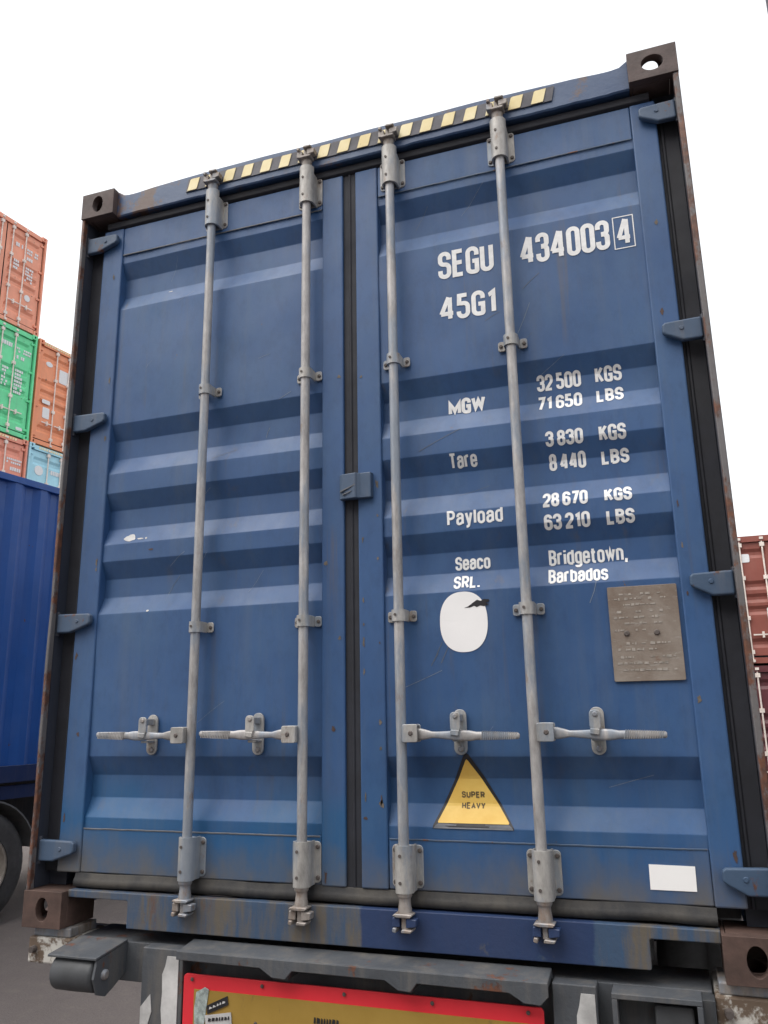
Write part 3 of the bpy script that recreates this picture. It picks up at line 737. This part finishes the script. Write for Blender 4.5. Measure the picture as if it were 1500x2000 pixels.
def disc(pts, lay=0):
    m = MB(); cx = sum(p[0] for p in pts) / len(pts); cz = sum(p[1] for p in pts) / len(pts)
    m.add([(cx, lay, cz)] + [(x, lay, z) for x, z in pts], [(0, i + 1, (i + 1) % len(pts) + 1) for i in range(len(pts))]); return m
ov = []
for i in range(64):
    a = 2 * math.pi * i / 64; c, s = math.cos(a), math.sin(a); q = (abs(c) ** 2.35 + abs(s) ** 2.35) ** (-1 / 2.35)
    ov.append((1.603 + .0785 * c * q, .982 + .097 * s * q))
stk = drape(disc(ov), 'oval_sticker', 'sticker', doors['r'], .0016); stk['label'] = 'blank white oval sticker with a dark torn scratch'
tr = [(1.606, 1.026), (1.620, 1.030), (1.634, 1.040), (1.650, 1.050), (1.662, 1.046), (1.672, 1.051), (1.690, 1.049), (1.688, 1.042), (1.676, 1.038), (1.690, 1.034), (1.672, 1.028), (1.660, 1.031), (1.648, 1.026), (1.640, 1.031), (1.626, 1.026)]
m = disc(tr); drape(m, 'torn_scratch', 'black', stk, .0022)
# super heavy triangle
bt = [(1.478, .353), (1.731, .353), (1.730, .360), (1.602, .570), (1.594, .575), (1.585, .570), (1.479, .361)]
tri = drape(disc(bt), 'warning_triangle', 'black', doors['r'], .0014); tri['label'] = 'yellow triangle sticker with black border'
yt = [(1.495, .369), (1.714, .369), (1.716, .373), (1.597, .552), (1.592, .557), (1.588, .552), (1.494, .373)]
drape(disc(yt), 'triangle_face', 'yellow', tri, .0022)
res = [(1.480, .3535), (1.729, .3535), (1.724, .361), (1.715, .3675), (1.66, .366), (1.60, .3675), (1.55, .366), (1.495, .3675), (1.486, .361)]
drape(disc(res), 'worn_border', 'grime', tri, .0020)
for t_ in (('SUPER', 1.567, 1.640, .441, .460, .0042), ('HEAVY', 1.567, 1.641, .409, .428, .0042)): drape(text_mesh(*t_), 'lettering', 'fadedprint', tri, .0030)
MB().prism([(2.106, .210), (2.228, .210), (2.229, .2745), (2.107, .2755)], .0575, .0592).build('label', 'label_w', doors['r'])['label'] = 'blank white rectangular label'
rs = random.Random(5)
for q in range(26):
    side = 'l' if q % 2 else 'r'; a, b = DOORS[side][2:]
    xa = rs.uniform(a + .03, b - .15); za = rs.uniform(.4, 2.5); ln = rs.uniform(.02, .14); an = R(rs.uniform(10, 70))
    xb, zb = min(xa + ln * math.cos(an), b - .01), za + ln * math.sin(an)
    m = MB(); ribbon(m, [Vector((xa, za)), Vector(((xa + xb) / 2 + rs.uniform(-.004, .004), (za + zb) / 2)), Vector((xb, zb))], False, rs.uniform(.0008, .0018), 0, lambda v, l: (v.x, l, v.y))
    drape(m, 'scratch', rs.choice(('scratch_p', 'scratch_p', 'grime')), doors[side], .0010, side)
# corroded data plate
pl_ = MB().prism(rrect(2.057, 2.258, .779, 1.062, .004, 2), .0565, .0605).build('data_plate', 'plate', doors['r'], .001)
pl_['label'] = 'corroded brown metal data plate'
em = MB()
for row, (zr, a, b) in enumerate(((1.038, 2.09, 2.23), (1.024, 2.075, 2.22), (1.006, 2.10, 2.19), (.985, 2.08, 2.235), (.968, 2.07, 2.20), (.950, 2.085, 2.24), (.930, 2.07, 2.16), (.890, 2.10, 2.22), (.872, 2.075, 2.19), (.850, 2.08, 2.235), (.832, 2.07, 2.21), (.812, 2.085, 2.23))):
    x = a
    while x < b:
        l_ = random.uniform(.004, .016)
        if random.random() < .72:
            h_ = random.uniform(.0015, .0042); em.prism([(x, zr - h_), (x + l_, zr - h_ + random.uniform(-.001, .001)), (x + l_, zr + h_), (x + .001, zr + h_)], .0556, .0566)
        x += l_ + random.uniform(.002, .006)
em.build('embossed_line', 'emboss', pl_)['kind'] = 'stuff'
for px in (2.104, 2.190):
    k = MB(); bolts(k, [(px, .920)], .0565, .0085, .005); k.build('plate_rivet', 'bolt', pl_)
# scuffs and scratches on the left door and elsewhere
def blob(cx, cz, rx_, rz_, seed, n=18, rough=.5):
    p = []
    for i in range(n):
        a = 2 * math.pi * i / n; q = 1 + rough * noise.noise(Vector((math.cos(a) * 1.5 + seed, math.sin(a) * 1.5, seed)))
        p.append((cx + rx_ * math.cos(a) * q, cz + rz_ * math.sin(a) * q))
    return disc(p)
for cx, cz, a, b, s, mt in ((.298, 1.372, .026, .013, 1, 'strip_w'), (.345, 1.366, .014, .003, 2, 'strip_w'), (.372, 1.366, .005, .004, 3, 'strip_w'), (.402, 1.318, .012, .003, 4, 'cast'), (.40, 1.085, .006, .003, 5, 'strip_w'), (.415, 2.41, .010, .002, 6, 'strip_w')):
    drape(blob(cx, cz, a, b, s), 'paint_scuff', mt, doors['l'], .0012, 'l')
for (xa, za, xb, zb) in ((1.47, 1.575, 1.62, 1.640), (1.50, .86, 1.53, .92), (1.49, .845, 1.515, .885), (1.86, 2.12, 1.92, 2.17)):
    m = MB(); ribbon(m, [Vector((xa, za)), Vector(((xa + xb) / 2, (za + zb) / 2 + .002)), Vector((xb, zb))], False, .0016, 0, lambda v, l: (v.x, l, v.y)); drape(m, 'scratch', 'grime', doors['r'], .0012)

rs = random.Random(11)
for side, xa, xb, num in (('l', .090, .178, 9), ('l', 1.112, 1.190, 5), ('r', 1.250, 1.330, 16), ('r', 2.275, 2.348, 7)):
    for q in range(num):
        zc = rs.uniform(.2, 2.6) if side == 'l' or q % 2 else rs.uniform(.3, 1.5)
        xc = rs.choice((xa + .012, xb - .014, rs.uniform(xa, xb))); xc = min(max(xc, xa + .012), xb - .012)
        a_, b_ = rs.uniform(.002, .007), rs.uniform(.004, .016)
        m = blob(xc, zc, a_, b_, q + xa * 37, 14, .9); m.v = [(x, .0548, z) for x, y, z in m.v]
        m.build('rust_chip', rs.choice(('chip_t', 'cast', 'chip_t')), doors[side])
# ------------------------------------------------------------------ trailer under the container
tr_ = empty('container_trailer', (0, 0, 0), 0, 'grey skeletal container trailer with red and yellow rear marking board', 'trailer')
def tb(mb, name, mat, parent=tr_, bevel=0.003):
    mb.v = [(x, y, z + G) for x, y, z in mb.v]; return mb.build(name, mat, parent, bevel)
beam = tb(MB().box(.20, 2.24, .045, .24, -.150, -.030), 'rear_beam', 'chassis')
# folded step plate with three drop teeth
lp = [(.662, -.016), (.662, -.041), (.955, -.043), (.995, -.066), (1.040, -.068), (1.062, -.044), (1.355, -.045), (1.395, -.068), (1.432, -.070), (1.452, -.046), (1.715, -.048), (1.755, -.070), (1.800, -.072), (1.822, -.050), (1.822, -.016)]
st = MB().prism(lp, -.058, -.050)
tb(st, 'step_lip', 'chassis', tr_, .002)
tb(MB().prism([(-.0495, -.031), (.0440, -.029), (.0440, -.004), (-.048, -.0165)], .663, 1.821, 'x'), 'step_plate', 'chassis')
for xa, xb in ((.985, 1.050), (1.395, 1.440), (1.752, 1.808)):
    tb(MB().prism([(xa + .008, -.072), (xb - .006, -.074), (xb + .012, -.033), (xa - .03, -.033)], -.0495, .043), 'step_gusset', 'chassis_dk')
for xa, xb, sa, sb in ((.508, .660, .585, .645), (1.826, 1.945, 1.885, 1.940)):
    p_ = tb(MB().box(xa, xb, -.012, .044, -.62, -.026), 'upright', 'chassis')
    q_ = [(sa + (sb - sa) * (.0 + .25 * abs(noise.noise(Vector((i * 1.7, xa, 0))))), -.10 - .05 * i) for i in range(9)]
    tb(MB().prism([(sb, -.046), (sb, -.52)] + q_[::-1] + [(sa + .012, -.075), (sa + .018, -.046)], -.0145, -.0125), 'white_strip', 'strip_w', p_, 0)
tb(MB().prism([(.510, -.20), (.545, -.16), (.552, -.21), (.535, -.26), (.512, -.30)], -.0145, -.0125), 'white_strip', 'strip_w', tr_, 0)
# rear marking board
bd = tb(MB().prism(rrect(.668, 1.800, -.300, -.090, .012, 4), -.016, -.008), 'marking_board', 'red', tr_, .001); bd['label'] = 'mustard yellow reflective board with red border'
tb(MB().box(.708, 1.760, -.0190, -.0162, -.262, -.131), 'board_field', 'mustard', bd, 0)
for x, z in ((.70, -.104), (.945, -.104), (1.215, -.104), (1.485, -.104), (1.758, -.104), (.925, -.208)):
    tb(MB().lathe((x, -.023, z), 'y', [(0, .004), (.004, .006)], 10, False), 'board_rivet', 'bolt', bd, 0)
tb(MB().prism([(.712, -.185), (.718, -.138), (.748, -.122), (.762, -.128), (.752, -.200), (.745, -.255), (.715, -.26)], -.0215, -.0195), 'picture_sticker', 'paper', bd, 0)
s1 = tb(MB().prism([(.757, -.172), (.828, -.140), (.832, -.164), (.760, -.196)], -.0225, -.0198), 'dark_sticker', 'black', bd, 0)
s2 = tb(MB().prism([(.752, -.200), (.842, -.184), (.846, -.216), (.756, -.226)], -.0235, -.0205), 'pale_sticker', 'strip_w', bd, 0)
s3 = tb(MB().prism([(.756, -.229), (.842, -.218), (.842, -.250), (.756, -.256)], -.0228, -.0200), 'dark_sticker', 'black', bd, 0)
def bars(x0, x1, z0, slope, hgt, y, name, mat, par):
    m = MB(); x = x0
    while x < x1:
        l_ = random.uniform(.005, .011); zz = z0 + (x - x0) * slope
        m.prism([(x, zz - hgt), (x + l_, zz - hgt + l_ * slope), (x + l_, zz + hgt * random.uniform(.4, 1)), (x + .002, zz + hgt)], y, y + .001); x += l_ + .003
    tb(m, name, mat, par, 0)
bars(.766, .822, -.178, .42, .004, -.0242, 'worn_print', 'strip_w', s1); bars(.764, .836, -.210, .16, .005, -.0252, 'worn_print', 'black', s2); bars(.766, .836, -.240, .1, .005, -.0245, 'worn_print', 'strip_w', s3)
bars(1.118, 1.196, -.180, .0, .008, -.0212, 'worn_print', 'black', bd)
# bumper rollers in their brackets
def roller(xa, xb, big):
    br = MB().prism([(-.118, -.048), (.044, -.030), (.044, -.022), (-.118, -.040)], xa - .012, xb + .014, 'x')
    b_ = tb(br, 'roller_bracket', 'chassis', tr_, .002)
    pp = [(.044, -.031), (-.110, -.049), (-.122, -.10), (-.100, -.150), (-.060, -.165), (-.02, -.150), (.044, -.120)]
    s = MB().prism(pp, xb + .004, xb + .013, 'x'); tb(s, 'bracket_cheek', 'chassis', b_, .001)
    pq = [(.044, -.031), (-.040, -.040), (-.050, -.110), (.044, -.12)]
    s = MB().prism(pq, xa - .012, xa - .004, 'x'); tb(s, 'bracket_cheek', 'chassis', b_, .001)
    rl = MB().lathe((xa, -.072, -.098), 'x', [(0, .040), (.006, .052), (.012, .054), ((xb - xa) / 2, .055), (xb - xa - .012, .054), (xb - xa - .006, .052), (xb - xa, .034)], 28)
    tb(rl, 'bumper_roller', 'roller', b_, 0)
    k = MB().lathe((xb, -.072, -.098), 'x', [(0, .016), (.020, .016), (.024, .010)], 12); tb(k, 'roller_pin', 'cam', b_, 0)
roller(.232, .395, 1)
lb = tb(MB().box(1.985, 2.212, -.034, .0445, -.046, -.032), 'lamp_box', 'chassis', tr_, .002)
tb(MB().box(1.985, 1.999, -.034, .0445, -.30, -.0465), 'lamp_box_side', 'chassis', lb, .002); tb(MB().box(2.198, 2.212, -.034, .0445, -.30, -.0465), 'lamp_box_side', 'chassis', lb, .002)
tb(MB().box(2.000, 2.197, .020, .0445, -.30, -.0465), 'lamp_box_back', 'chassis_dk', lb, 0); tb(MB().box(2.000, 2.197, -.030, .019, -.30, -.285), 'lamp_box_floor', 'chassis', lb, .002)
tb(MB().box(2.092, 2.190, -.012, .019, -.280, -.058), 'lamp_body', 'roller', lb, .006)
tb(MB().box(2.206, 2.244, -.010, .044, -.30, -.036), 'bracket_web', 'chassis_dk', lb, .002)
# corner supports with chipped white paint, twistlock pads
for xa, xb in ((.020, .196), (2.245, 2.425)):
    s = tb(MB().box(xa, xb, .020, .24, -.115, -.032), 'corner_support', 'chipw', tr_, .006)
    tb(MB().box(xa + .012, xb - .012, .03, .17, -.0315, -.0015), 'twistlock_pad', 'cam', s, .004)
    tb(MB().lathe((.5 * (xa + xb) - .06, .0, -.07), 'y', [(0, .010), (.02, .012)], 10), 'support_bolt', 'bolt', s, 0)
for fy in (11.95,):
    tb(MB().box(.02, W - .02, fy, fy + .22, -.15, -.0015), 'front_bolster', 'chassis')
for xa in (.74, 1.60):
    tb(MB().box(xa, xa + .1, .26, 11.94, -.50, -.05), 'main_rail', 'chassis_dk')
for y in (1.2, 2.4, 3.8, 5.2, 7.0, 9.0):
    tb(MB().box(.842, 1.598, y, y + .08, -.40, -.12), 'cross_bearer', 'chassis_dk')
def wheel(name, xc, yc, zc, wd, par, out=1, rad=.50):
    # tyre axis along x; the dished rim faces out
    t = MB(); h = wd / 2
    t.lathe((xc, yc, zc), 'x', [(-h, .29), (-h, rad - .10), (-h + .02, rad - .04), (-h + .05, rad - .005), (-.03, rad), (-.02, rad - .012), (.02, rad - .012), (.03, rad), (h - .05, rad - .005), (h - .02, rad - .04), (h, rad - .10), (h - .006, rad - .16), (h, .29)], 44, caps=False)
    ty = t.build(name, 'tyre', par)
    q = MB(); s = out
    pr = [(-h * .9, .285), (h * .97, .289), (h * .88, .27), (h * .55, .255), (h * .35, .20), (h * .60, .14), (h * .9, .125), (h * .95, .09), (h * 1.0, .0)]
    pr = [(s * a, b) for a, b in pr]
    q.lathe((xc, yc, zc), 'x', pr, 32, caps=False); q.build('rim', 'rim', ty)
    nb = MB()
    for i in range(10):
        a = 2 * math.pi * i / 10
        x_ = xc + s * h * .42; nb.lathe((x_, yc + .172 * math.cos(a), zc + .172 * math.sin(a)), 'x', [(-.012 if s > 0 else -.03, .014), (.03 if s > 0 else .012, .014)], 6, False)
    nb.build('wheel_nut', 'bolt', ty); return ty
for y in (1.75, 3.06, 4.37):
    tb(MB().lathe((.25, y, -.60), 'x', [(0, .06), (1.94, .06)], 12), 'axle', 'chassis_dk', tr_, 0)
    wheel('wheel', .20, y, .50, .36, tr_, -1, .4995); wheel('wheel', W - .20, y, .50, .36, tr_, 1, .4995)
for x in (.70, 1.64):
    tb(MB().box(x, x + .1, 9.4, 9.5, -1.0995, -.51), 'landing_leg', 'chassis_dk')

# ------------------------------------------------------------------ generic stacked container, seen from its door end
FACE = {}
def proto_meshes(Hc, Lc):
    key = (Hc, Lc)
    if key in FACE: return FACE[key]
    D = {}
    def mk(k, mb, smooth=False):
        o = mb.build('tmp', None); me = o.data; bpy.data.objects.remove(o); me.name = k; me.materials.append(M['black']); D[k] = me
    sc = Hc / 2.896
    gro = [(a * sc, b * sc) for a, b in GRO]
    for nm, x0, x1 in (('dl', .09, 1.205), ('dr', 1.235, 2.35)):
        m = MB(); zs = [.17]
        for t, q in gro[::-1]: zs += [q, q + SL, t - SL, t]
        zs.append(Hc - .16); xs = [x0, x0 + .09, x0 + .13, x1 - .13, x1 - .09, x1]
        def dd(x, z):
            b = 0
            for t, q in gro: b = max(b, min((t - z) / SL, (z - q) / SL, 1))
            return .06 + .036 * max(0, min(b, (x - x0 - .09) / .04, (x1 - .09 - x) / .04))
        m.add([(x, dd(x, z), z) for z in zs for x in xs], [(j * 6 + i, j * 6 + i + 1, j * 6 + 7 + i, j * 6 + 6 + i) for j in range(len(zs) - 1) for i in range(5)])
        m.box(x0, x1, .115, .12, .17, Hc - .16)
        mk(nm, m)
    for nm, x0, x1 in (('pl', 0.002, .055), ('pr', W - .055, W - .002)): mk(nm, MB().box(x0, x1, .004, .17, .119, Hc - .119))
    mk('hd', MB().box(.163, W - .163, .014, .16, Hc - .15, Hc - .03)); mk('sl', MB().box(.163, W - .163, .02, .16, .02, .13))
    mk('gk', MB().box(.056, W - .056, .100, .112, .131, Hc - .151))
    for i, xc in enumerate((.638, 1.058, 1.398, 1.80)):
        m = MB(); m.lathe((xc, .03, .08), 'z', [(0, .017), (Hc - .15, .017)], 8)
        for z in (.24, Hc * .35, Hc * .66, Hc - .21): m.box(xc - .045, xc + .045, .008, .058, z - .04, z + .04)
        m.box(xc - .035, xc + .035, -.004, .05, .04, .09); m.box(xc - .035, xc + .035, -.004, .05, Hc - .11, Hc - .06)
        mk('rod%d' % i, m)
        s = -1 if i < 2 else 1
        x0, x1 = sorted((xc + s * .018, xc + s * .36)); m = MB().box(x0, x1, .004, .022, .64 * sc - .013, .64 * sc + .013); m.box(xc + s * .18 - .02, xc + s * .18 + .02, .0, .058, .64 * sc - .06, .64 * sc + .06); mk('han%d' % i, m)
    for i, (sx, sg) in enumerate(((.012, -1), (W - .012, 1))):
        m = MB(); corrug(m, sx, .18, Lc - .18, .14, Hc - .06, sg); mk('sw%d' % i, m)
        a, b = sorted((sx, sx - sg * .06)); m = MB().box(a, b, .18, Lc - .18, .02, .14); mk('br%d' % i, m)
        m = MB().box(a, b, .18, Lc - .18, Hc - .06, Hc - .006); mk('tr%d' % i, m)
    mk('rf', MB().box(.075, W - .075, .165, Lc - .03, Hc - .04, Hc - .02)); mk('fl', MB().box(.075, W - .075, .165, Lc - .03, .10, .13))
    mk('fw', MB().box(.165, W - .165, Lc - .06, Lc - .02, .131, Hc - .041))
    ho = None
    for i, (cx, lf) in enumerate(((0, True), (W - .162, False))):
        for j, (cz, tp) in enumerate(((Hc - .118, True), (0, False))):
            for k, (y0, yd) in enumerate(((0, 1), (Lc, -1))):
                o = casting('tmp', cx, cz, lf, tp, y0, 'castdk', yd, None); me = o.data; bpy.data.objects.remove(o); D['c%d%d%d' % (i, j, k)] = me
    for s_, xa in ((0, .03), (1, W - .16)):
        for q in range(4):
            z = .26 * sc + q * (Hc - .52) / 3
            mk('hg%d%d' % (s_, q), MB().prism([(xa, z - .03), (xa + .13, z - .03), (xa + .13, z + .03), (xa, z + .03)], .032, .056))
    FACE[key] = D; return D
def stack_container(loc, rz, mat, label, group, Hc=2.896, Lc=12.192, marks=(), rodmat='stackrod', cmat=None):
    D = proto_meshes(Hc, Lc)
    o = empty('shipping_container', loc, rz, label, 'container', group)
    def put(key, name, mt, par=o):
        ob = bpy.data.objects.new(name, D[key]); col.objects.link(ob); ob.parent = par
        ob.material_slots[0].link = 'OBJECT'; ob.material_slots[0].material = M[mt]; return ob
    dl = put('dl', 'door', mat); dr = put('dr', 'door', mat)
    put('pl', 'corner_post', mat); put('pr', 'corner_post', mat); put('hd', 'header', mat); put('sl', 'sill', mat); put('gk', 'gasket', 'rubber')
    for i in range(4):
        ro = put('rod%d' % i, 'lock_rod', rodmat); put('han%d' % i, 'handle', rodmat, ro)
    for i in range(2): put('sw%d' % i, 'side_wall', mat); put('br%d' % i, 'bottom_side_rail', mat); put('tr%d' % i, 'top_side_rail', mat)
    put('rf', 'roof', mat); put('fl', 'floor', 'chassis_dk'); put('fw', 'front_wall', mat)
    for i in range(2):
        for j in range(2):
            for k in range(2): put('c%d%d%d' % (i, j, k), 'corner_casting', cmat or mat)
    for s_ in range(2):
        for q in range(4): put('hg%d%d' % (s_, q), 'hinge', mat, (dl, dr)[s_])
    for (x0, x1, z0, z1, kind) in marks:
        par = dl if x1 < 1.22 else dr
        if kind == 'o': m = MB().prism([(.5 * (x0 + x1) + .5 * (x1 - x0) * math.cos(2 * math.pi * i / 20), .5 * (z0 + z1) + .5 * (z1 - z0) * math.sin(2 * math.pi * i / 20)) for i in range(20)], .050, .058)
        elif kind == 'p': m = MB().prism(rrect(x0, x1, z0, z1, .03, 3), .050, .058)
        elif kind == 's':
            m = MB(); n_ = int((x1 - x0) / .075)
            for i in range(n_):
                xb = x0 + i * .075; m.prism([(xb, z0), (xb + .045, z0), (xb + .06, z1), (xb + .015, z1)], .008, .012)
            m.build('header_stripe', 'stripe', o); continue
        else:
            m = MB(); nr = max(1, round((z1 - z0) / .095)); dz = (z1 - z0) / nr
            for r_ in range(nr):
                x = x0
                while x < x1 - .03:
                    l_ = random.uniform(.035, .06)
                    if random.random() < .88: m.prism([(x, z0 + r_ * dz + .015), (x + l_, z0 + r_ * dz + .015), (x + l_, z0 + r_ * dz + dz - .015), (x, z0 + r_ * dz + dz - .015)], .050, .057)
                    x += l_ + .015
        m.build('marking', 'white', par)
    return o
# stacks on the far left, their doors turned towards the lane
SA = R(7); sbase = Vector((-12.6, 13.0, 0)); sd_ = Vector((math.sin(SA), math.cos(SA), 0)); rz_ = R(90) - SA
def sp_(s, tier, back=0): p = sbase + sd_ * s + Vector((-math.cos(SA), math.sin(SA), 0)) * back; return (p.x, p.y, tier * 2.896)
gA = 'containers stacked far left behind the blue truck'
stack_container(sp_(-2.438, 4), rz_, 'salmon', 'salmon pink container on top of the tall left stack', gA, marks=((1.52, 1.78, 2.22, 2.36, 't'), (1.87, 2.30, 2.16, 2.34, 't'), (1.88, 2.08, 1.98, 2.10, 't'), (1.50, 1.66, 1.56, 1.86, 't'), (1.88, 2.12, 1.36, 1.80, 't'), (1.92, 2.10, .84, 1.02, 'o')))
stack_container(sp_(-2.445, 3), rz_, 'green', 'bright green container directly below the salmon pink one', gA, marks=((1.42, 1.72, 2.30, 2.44, 't'), (1.86, 2.32, 2.24, 2.40, 't'), (1.88, 2.14, 2.06, 2.18, 't'), (1.50, 1.68, 1.22, 1.76, 't'), (1.88, 2.14, 1.12, 1.80, 't'), (2.06, 2.26, .20, .28, 'p')))
stack_container(sp_(-2.43, 2), rz_, 'salmon2', 'pale red container below the green one, just above the blue truck', gA, marks=((1.42, 1.62, 2.18, 2.32, 't'), (1.88, 2.32, 2.18, 2.34, 't'), (2.0, 2.3, 2.0, 2.12, 't'), (.3, 2.1, 2.79, 2.85, 's')))
stack_container(sp_(.06, 3), rz_, 'orange', 'orange container topping the stack beside the green one', gA, marks=((.30, .52, 2.24, 2.38, 'o'), (.76, 1.18, 1.92, 2.30, 'p'), (.28, .54, 1.18, 1.29, 'p'), (.32, .54, .78, 1.08, 'p'), (.1, 2.3, 2.79, 2.85, 's')))
stack_container(sp_(.05, 2), rz_, 'lightblue', 'light blue container under the orange one', gA, marks=((.25, .52, 2.10, 2.36, 'o'), (.76, 1.1, 2.2, 2.34, 't'), (.3, 2.1, 2.79, 2.85, 's')))
for s_, t_, mt, lb in ((-2.438, 1, 'brick', 'brick red container hidden low in the left stack, second tier'), (-2.438, 0, 'maroon', 'maroon container at the foot of the left stack'), (.06, 1, 'green', 'green container hidden below the light blue one'), (.06, 0, 'salmon2', 'pale red container at the foot of the stack under the light blue one')):
    stack_container(sp_(s_, t_), rz_, mt, lb, gA)
# red stack behind on the right, doors facing the camera
gB = 'containers standing behind on the right'
stack_container((3.26, 15.0, 2.591), 0, 'brick', 'brick red container behind the right edge, upper of two', gB, 2.591, 6.058, ((.62, .80, 2.03, 2.20, 'p'), (1.00, 1.10, .80, 1.10, 'p')), 'stackrod')
stack_container((3.30, 15.02, 0), 0, 'maroon', 'dark maroon container below the brick red one at the right edge', gB, 2.591, 6.058)
# tall dark stack at the right edge of the picture
gC = 'tall dark stack at the right'
for i, nm in enumerate(('lowest', 'second', 'third', 'topmost')):
    stack_container((3.955 + (.004 * i), -.058 + .004 * i, 2.896 * i), 0, 'slate', 'dark slate container in the tall stack at the right edge, %s of four' % nm, gC, 2.896, 6.058)

# unseen row added behind the camera to shade the doors from low sky
gD = 'unseen row of containers added behind the photographer to shade the doors'
rowc = (('brick', 'slate', 'maroon', 'green', 'brick'), ('maroon', 'brick', 'slate', 'brick', 'maroon'), ('slate', 'maroon', 'brick', 'slate', 'orange'), ('brick', 'orange', 'maroon', 'brick', 'slate'))
for j in range(4):
    for i in range(5):
        stack_container((-3.4 + i * 2.50, -11.0 - .02 * i, 2.896 * j), R(180), rowc[j][i], '%s container added unseen behind the photographer for shade, %s tier, %s column from the left' % (rowc[j][i], ('lowest', 'second', 'third', 'top')[j], ('first', 'second', 'third', 'fourth', 'fifth')[i]), gD, 2.896, 6.058)

# ------------------------------------------------------------------ truck on the left: blue container on its trailer
LA = R(8); lrot = -LA; lb_ = Vector((-3.66, 3.4, 0))
def lo(s): return (lb_.x + math.sin(LA) * s, lb_.y + math.cos(LA) * s)
S0 = -4.6
x_, y_ = lo(S0)
lc = empty('shipping_container', (x_, y_, G + .13), lrot, 'vivid blue container seen along its corrugated side, on the left truck', 'container')
# local frame: +y runs along the side away from the camera, side face at x = 0
m = MB(); corrug(m, -.012, .18, L - .18, .15, H - .08, 1, .30, .036); m.build('side_wall', 'lblue', lc)
m = MB(); corrug(m, -W + .012, .18, L - .18, .15, H - .08, -1, .30, .036); m.build('side_wall', 'lblue', lc)
for xa, xb in ((-.072, -.002), (-W + .002, -W + .072)):
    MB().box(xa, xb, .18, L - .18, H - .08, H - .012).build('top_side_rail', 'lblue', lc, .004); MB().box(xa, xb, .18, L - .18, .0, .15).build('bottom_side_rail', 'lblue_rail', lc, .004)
MB().box(-W + .075, -.075, .17, L - .03, H - .05, H - .03).build('roof', 'lblue', lc); MB().box(-W + .075, -.075, .17, L - .03, .12, .15).build('floor', 'chassis_dk', lc)
for ya, yb in ((.02, .06), (L - .06, L - .02)): MB().box(-W + .17, -.17, ya, yb, .12, H - .06).build('end_wall', 'lblue', lc)
for xa in (-W, -.162):
    for ya in (0, L - .178):
        MB().box(xa + .002, xa + .16, ya, ya + .17, .119, H - .119).build('corner_post', 'lblue', lc)
    for (y0, yd) in ((0, 1), (L, -1)):
        for cz, tp in ((H - .118, True), (0, False)): casting('corner_casting', xa, cz, xa < -1, tp, y0, 'lblue_rail', yd, lc)
lt = empty('container_trailer', (x_, y_, 0), lrot, 'dark trailer with big tyre and grey mudguard under the vivid blue container', 'trailer')
zt = G + .13
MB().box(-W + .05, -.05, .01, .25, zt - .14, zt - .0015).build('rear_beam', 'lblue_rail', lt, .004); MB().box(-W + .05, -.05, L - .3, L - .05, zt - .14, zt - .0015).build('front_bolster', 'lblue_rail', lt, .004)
for xa in (-.84, -1.70): MB().box(xa, xa + .1, .26, L - .31, zt - .55, zt - .06).build('main_rail', 'chassis_dk', lt)
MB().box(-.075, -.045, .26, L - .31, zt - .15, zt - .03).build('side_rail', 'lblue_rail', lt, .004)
wy = .17 - S0
for i, y in enumerate((wy, wy - 1.31, wy - 2.62)):
    MB().lathe((-W + .25, y, .50), 'x', [(0, .06), (W - .5, .06)], 12).build('axle', 'chassis_dk', lt)
    wheel('wheel', -.225, y, .50, .36, lt, 1, .4995); wheel('wheel', -W + .225, y, .50, .36, lt, -1, .4995)
    mg = MB(); vs = []; k = 18
    for j in range(k + 1):
        a = R(12 + 156 * j / k)
        for rr in (.575, .590):
            for xx in (-.42, -.03): vs.append((xx, y + rr * math.cos(a), .50 + rr * math.sin(a)))
    mg.add(vs, [q for j in range(k) for q in ((4 * j, 4 * j + 1, 4 * j + 5, 4 * j + 4), (4 * j + 2, 4 * j + 6, 4 * j + 7, 4 * j + 3), (4 * j + 1, 4 * j + 3, 4 * j + 7, 4 * j + 5), (4 * j, 4 * j + 4, 4 * j + 6, 4 * j + 2))] + [(0, 2, 3, 1), (4 * k, 4 * k + 1, 4 * k + 3, 4 * k + 2)], False)
    mg.build('mudguard', 'mudguard', lt, .003)
    MB().box(-.30, -.26, y - .03, y + .03, 1.091, zt - .10).build('mudguard_stay', 'chassis_dk', lt)
    MB().box(-.80, -.26, y - .025, y + .025, zt - .155, zt - .101).build('mudguard_arm', 'chassis_dk', lt)
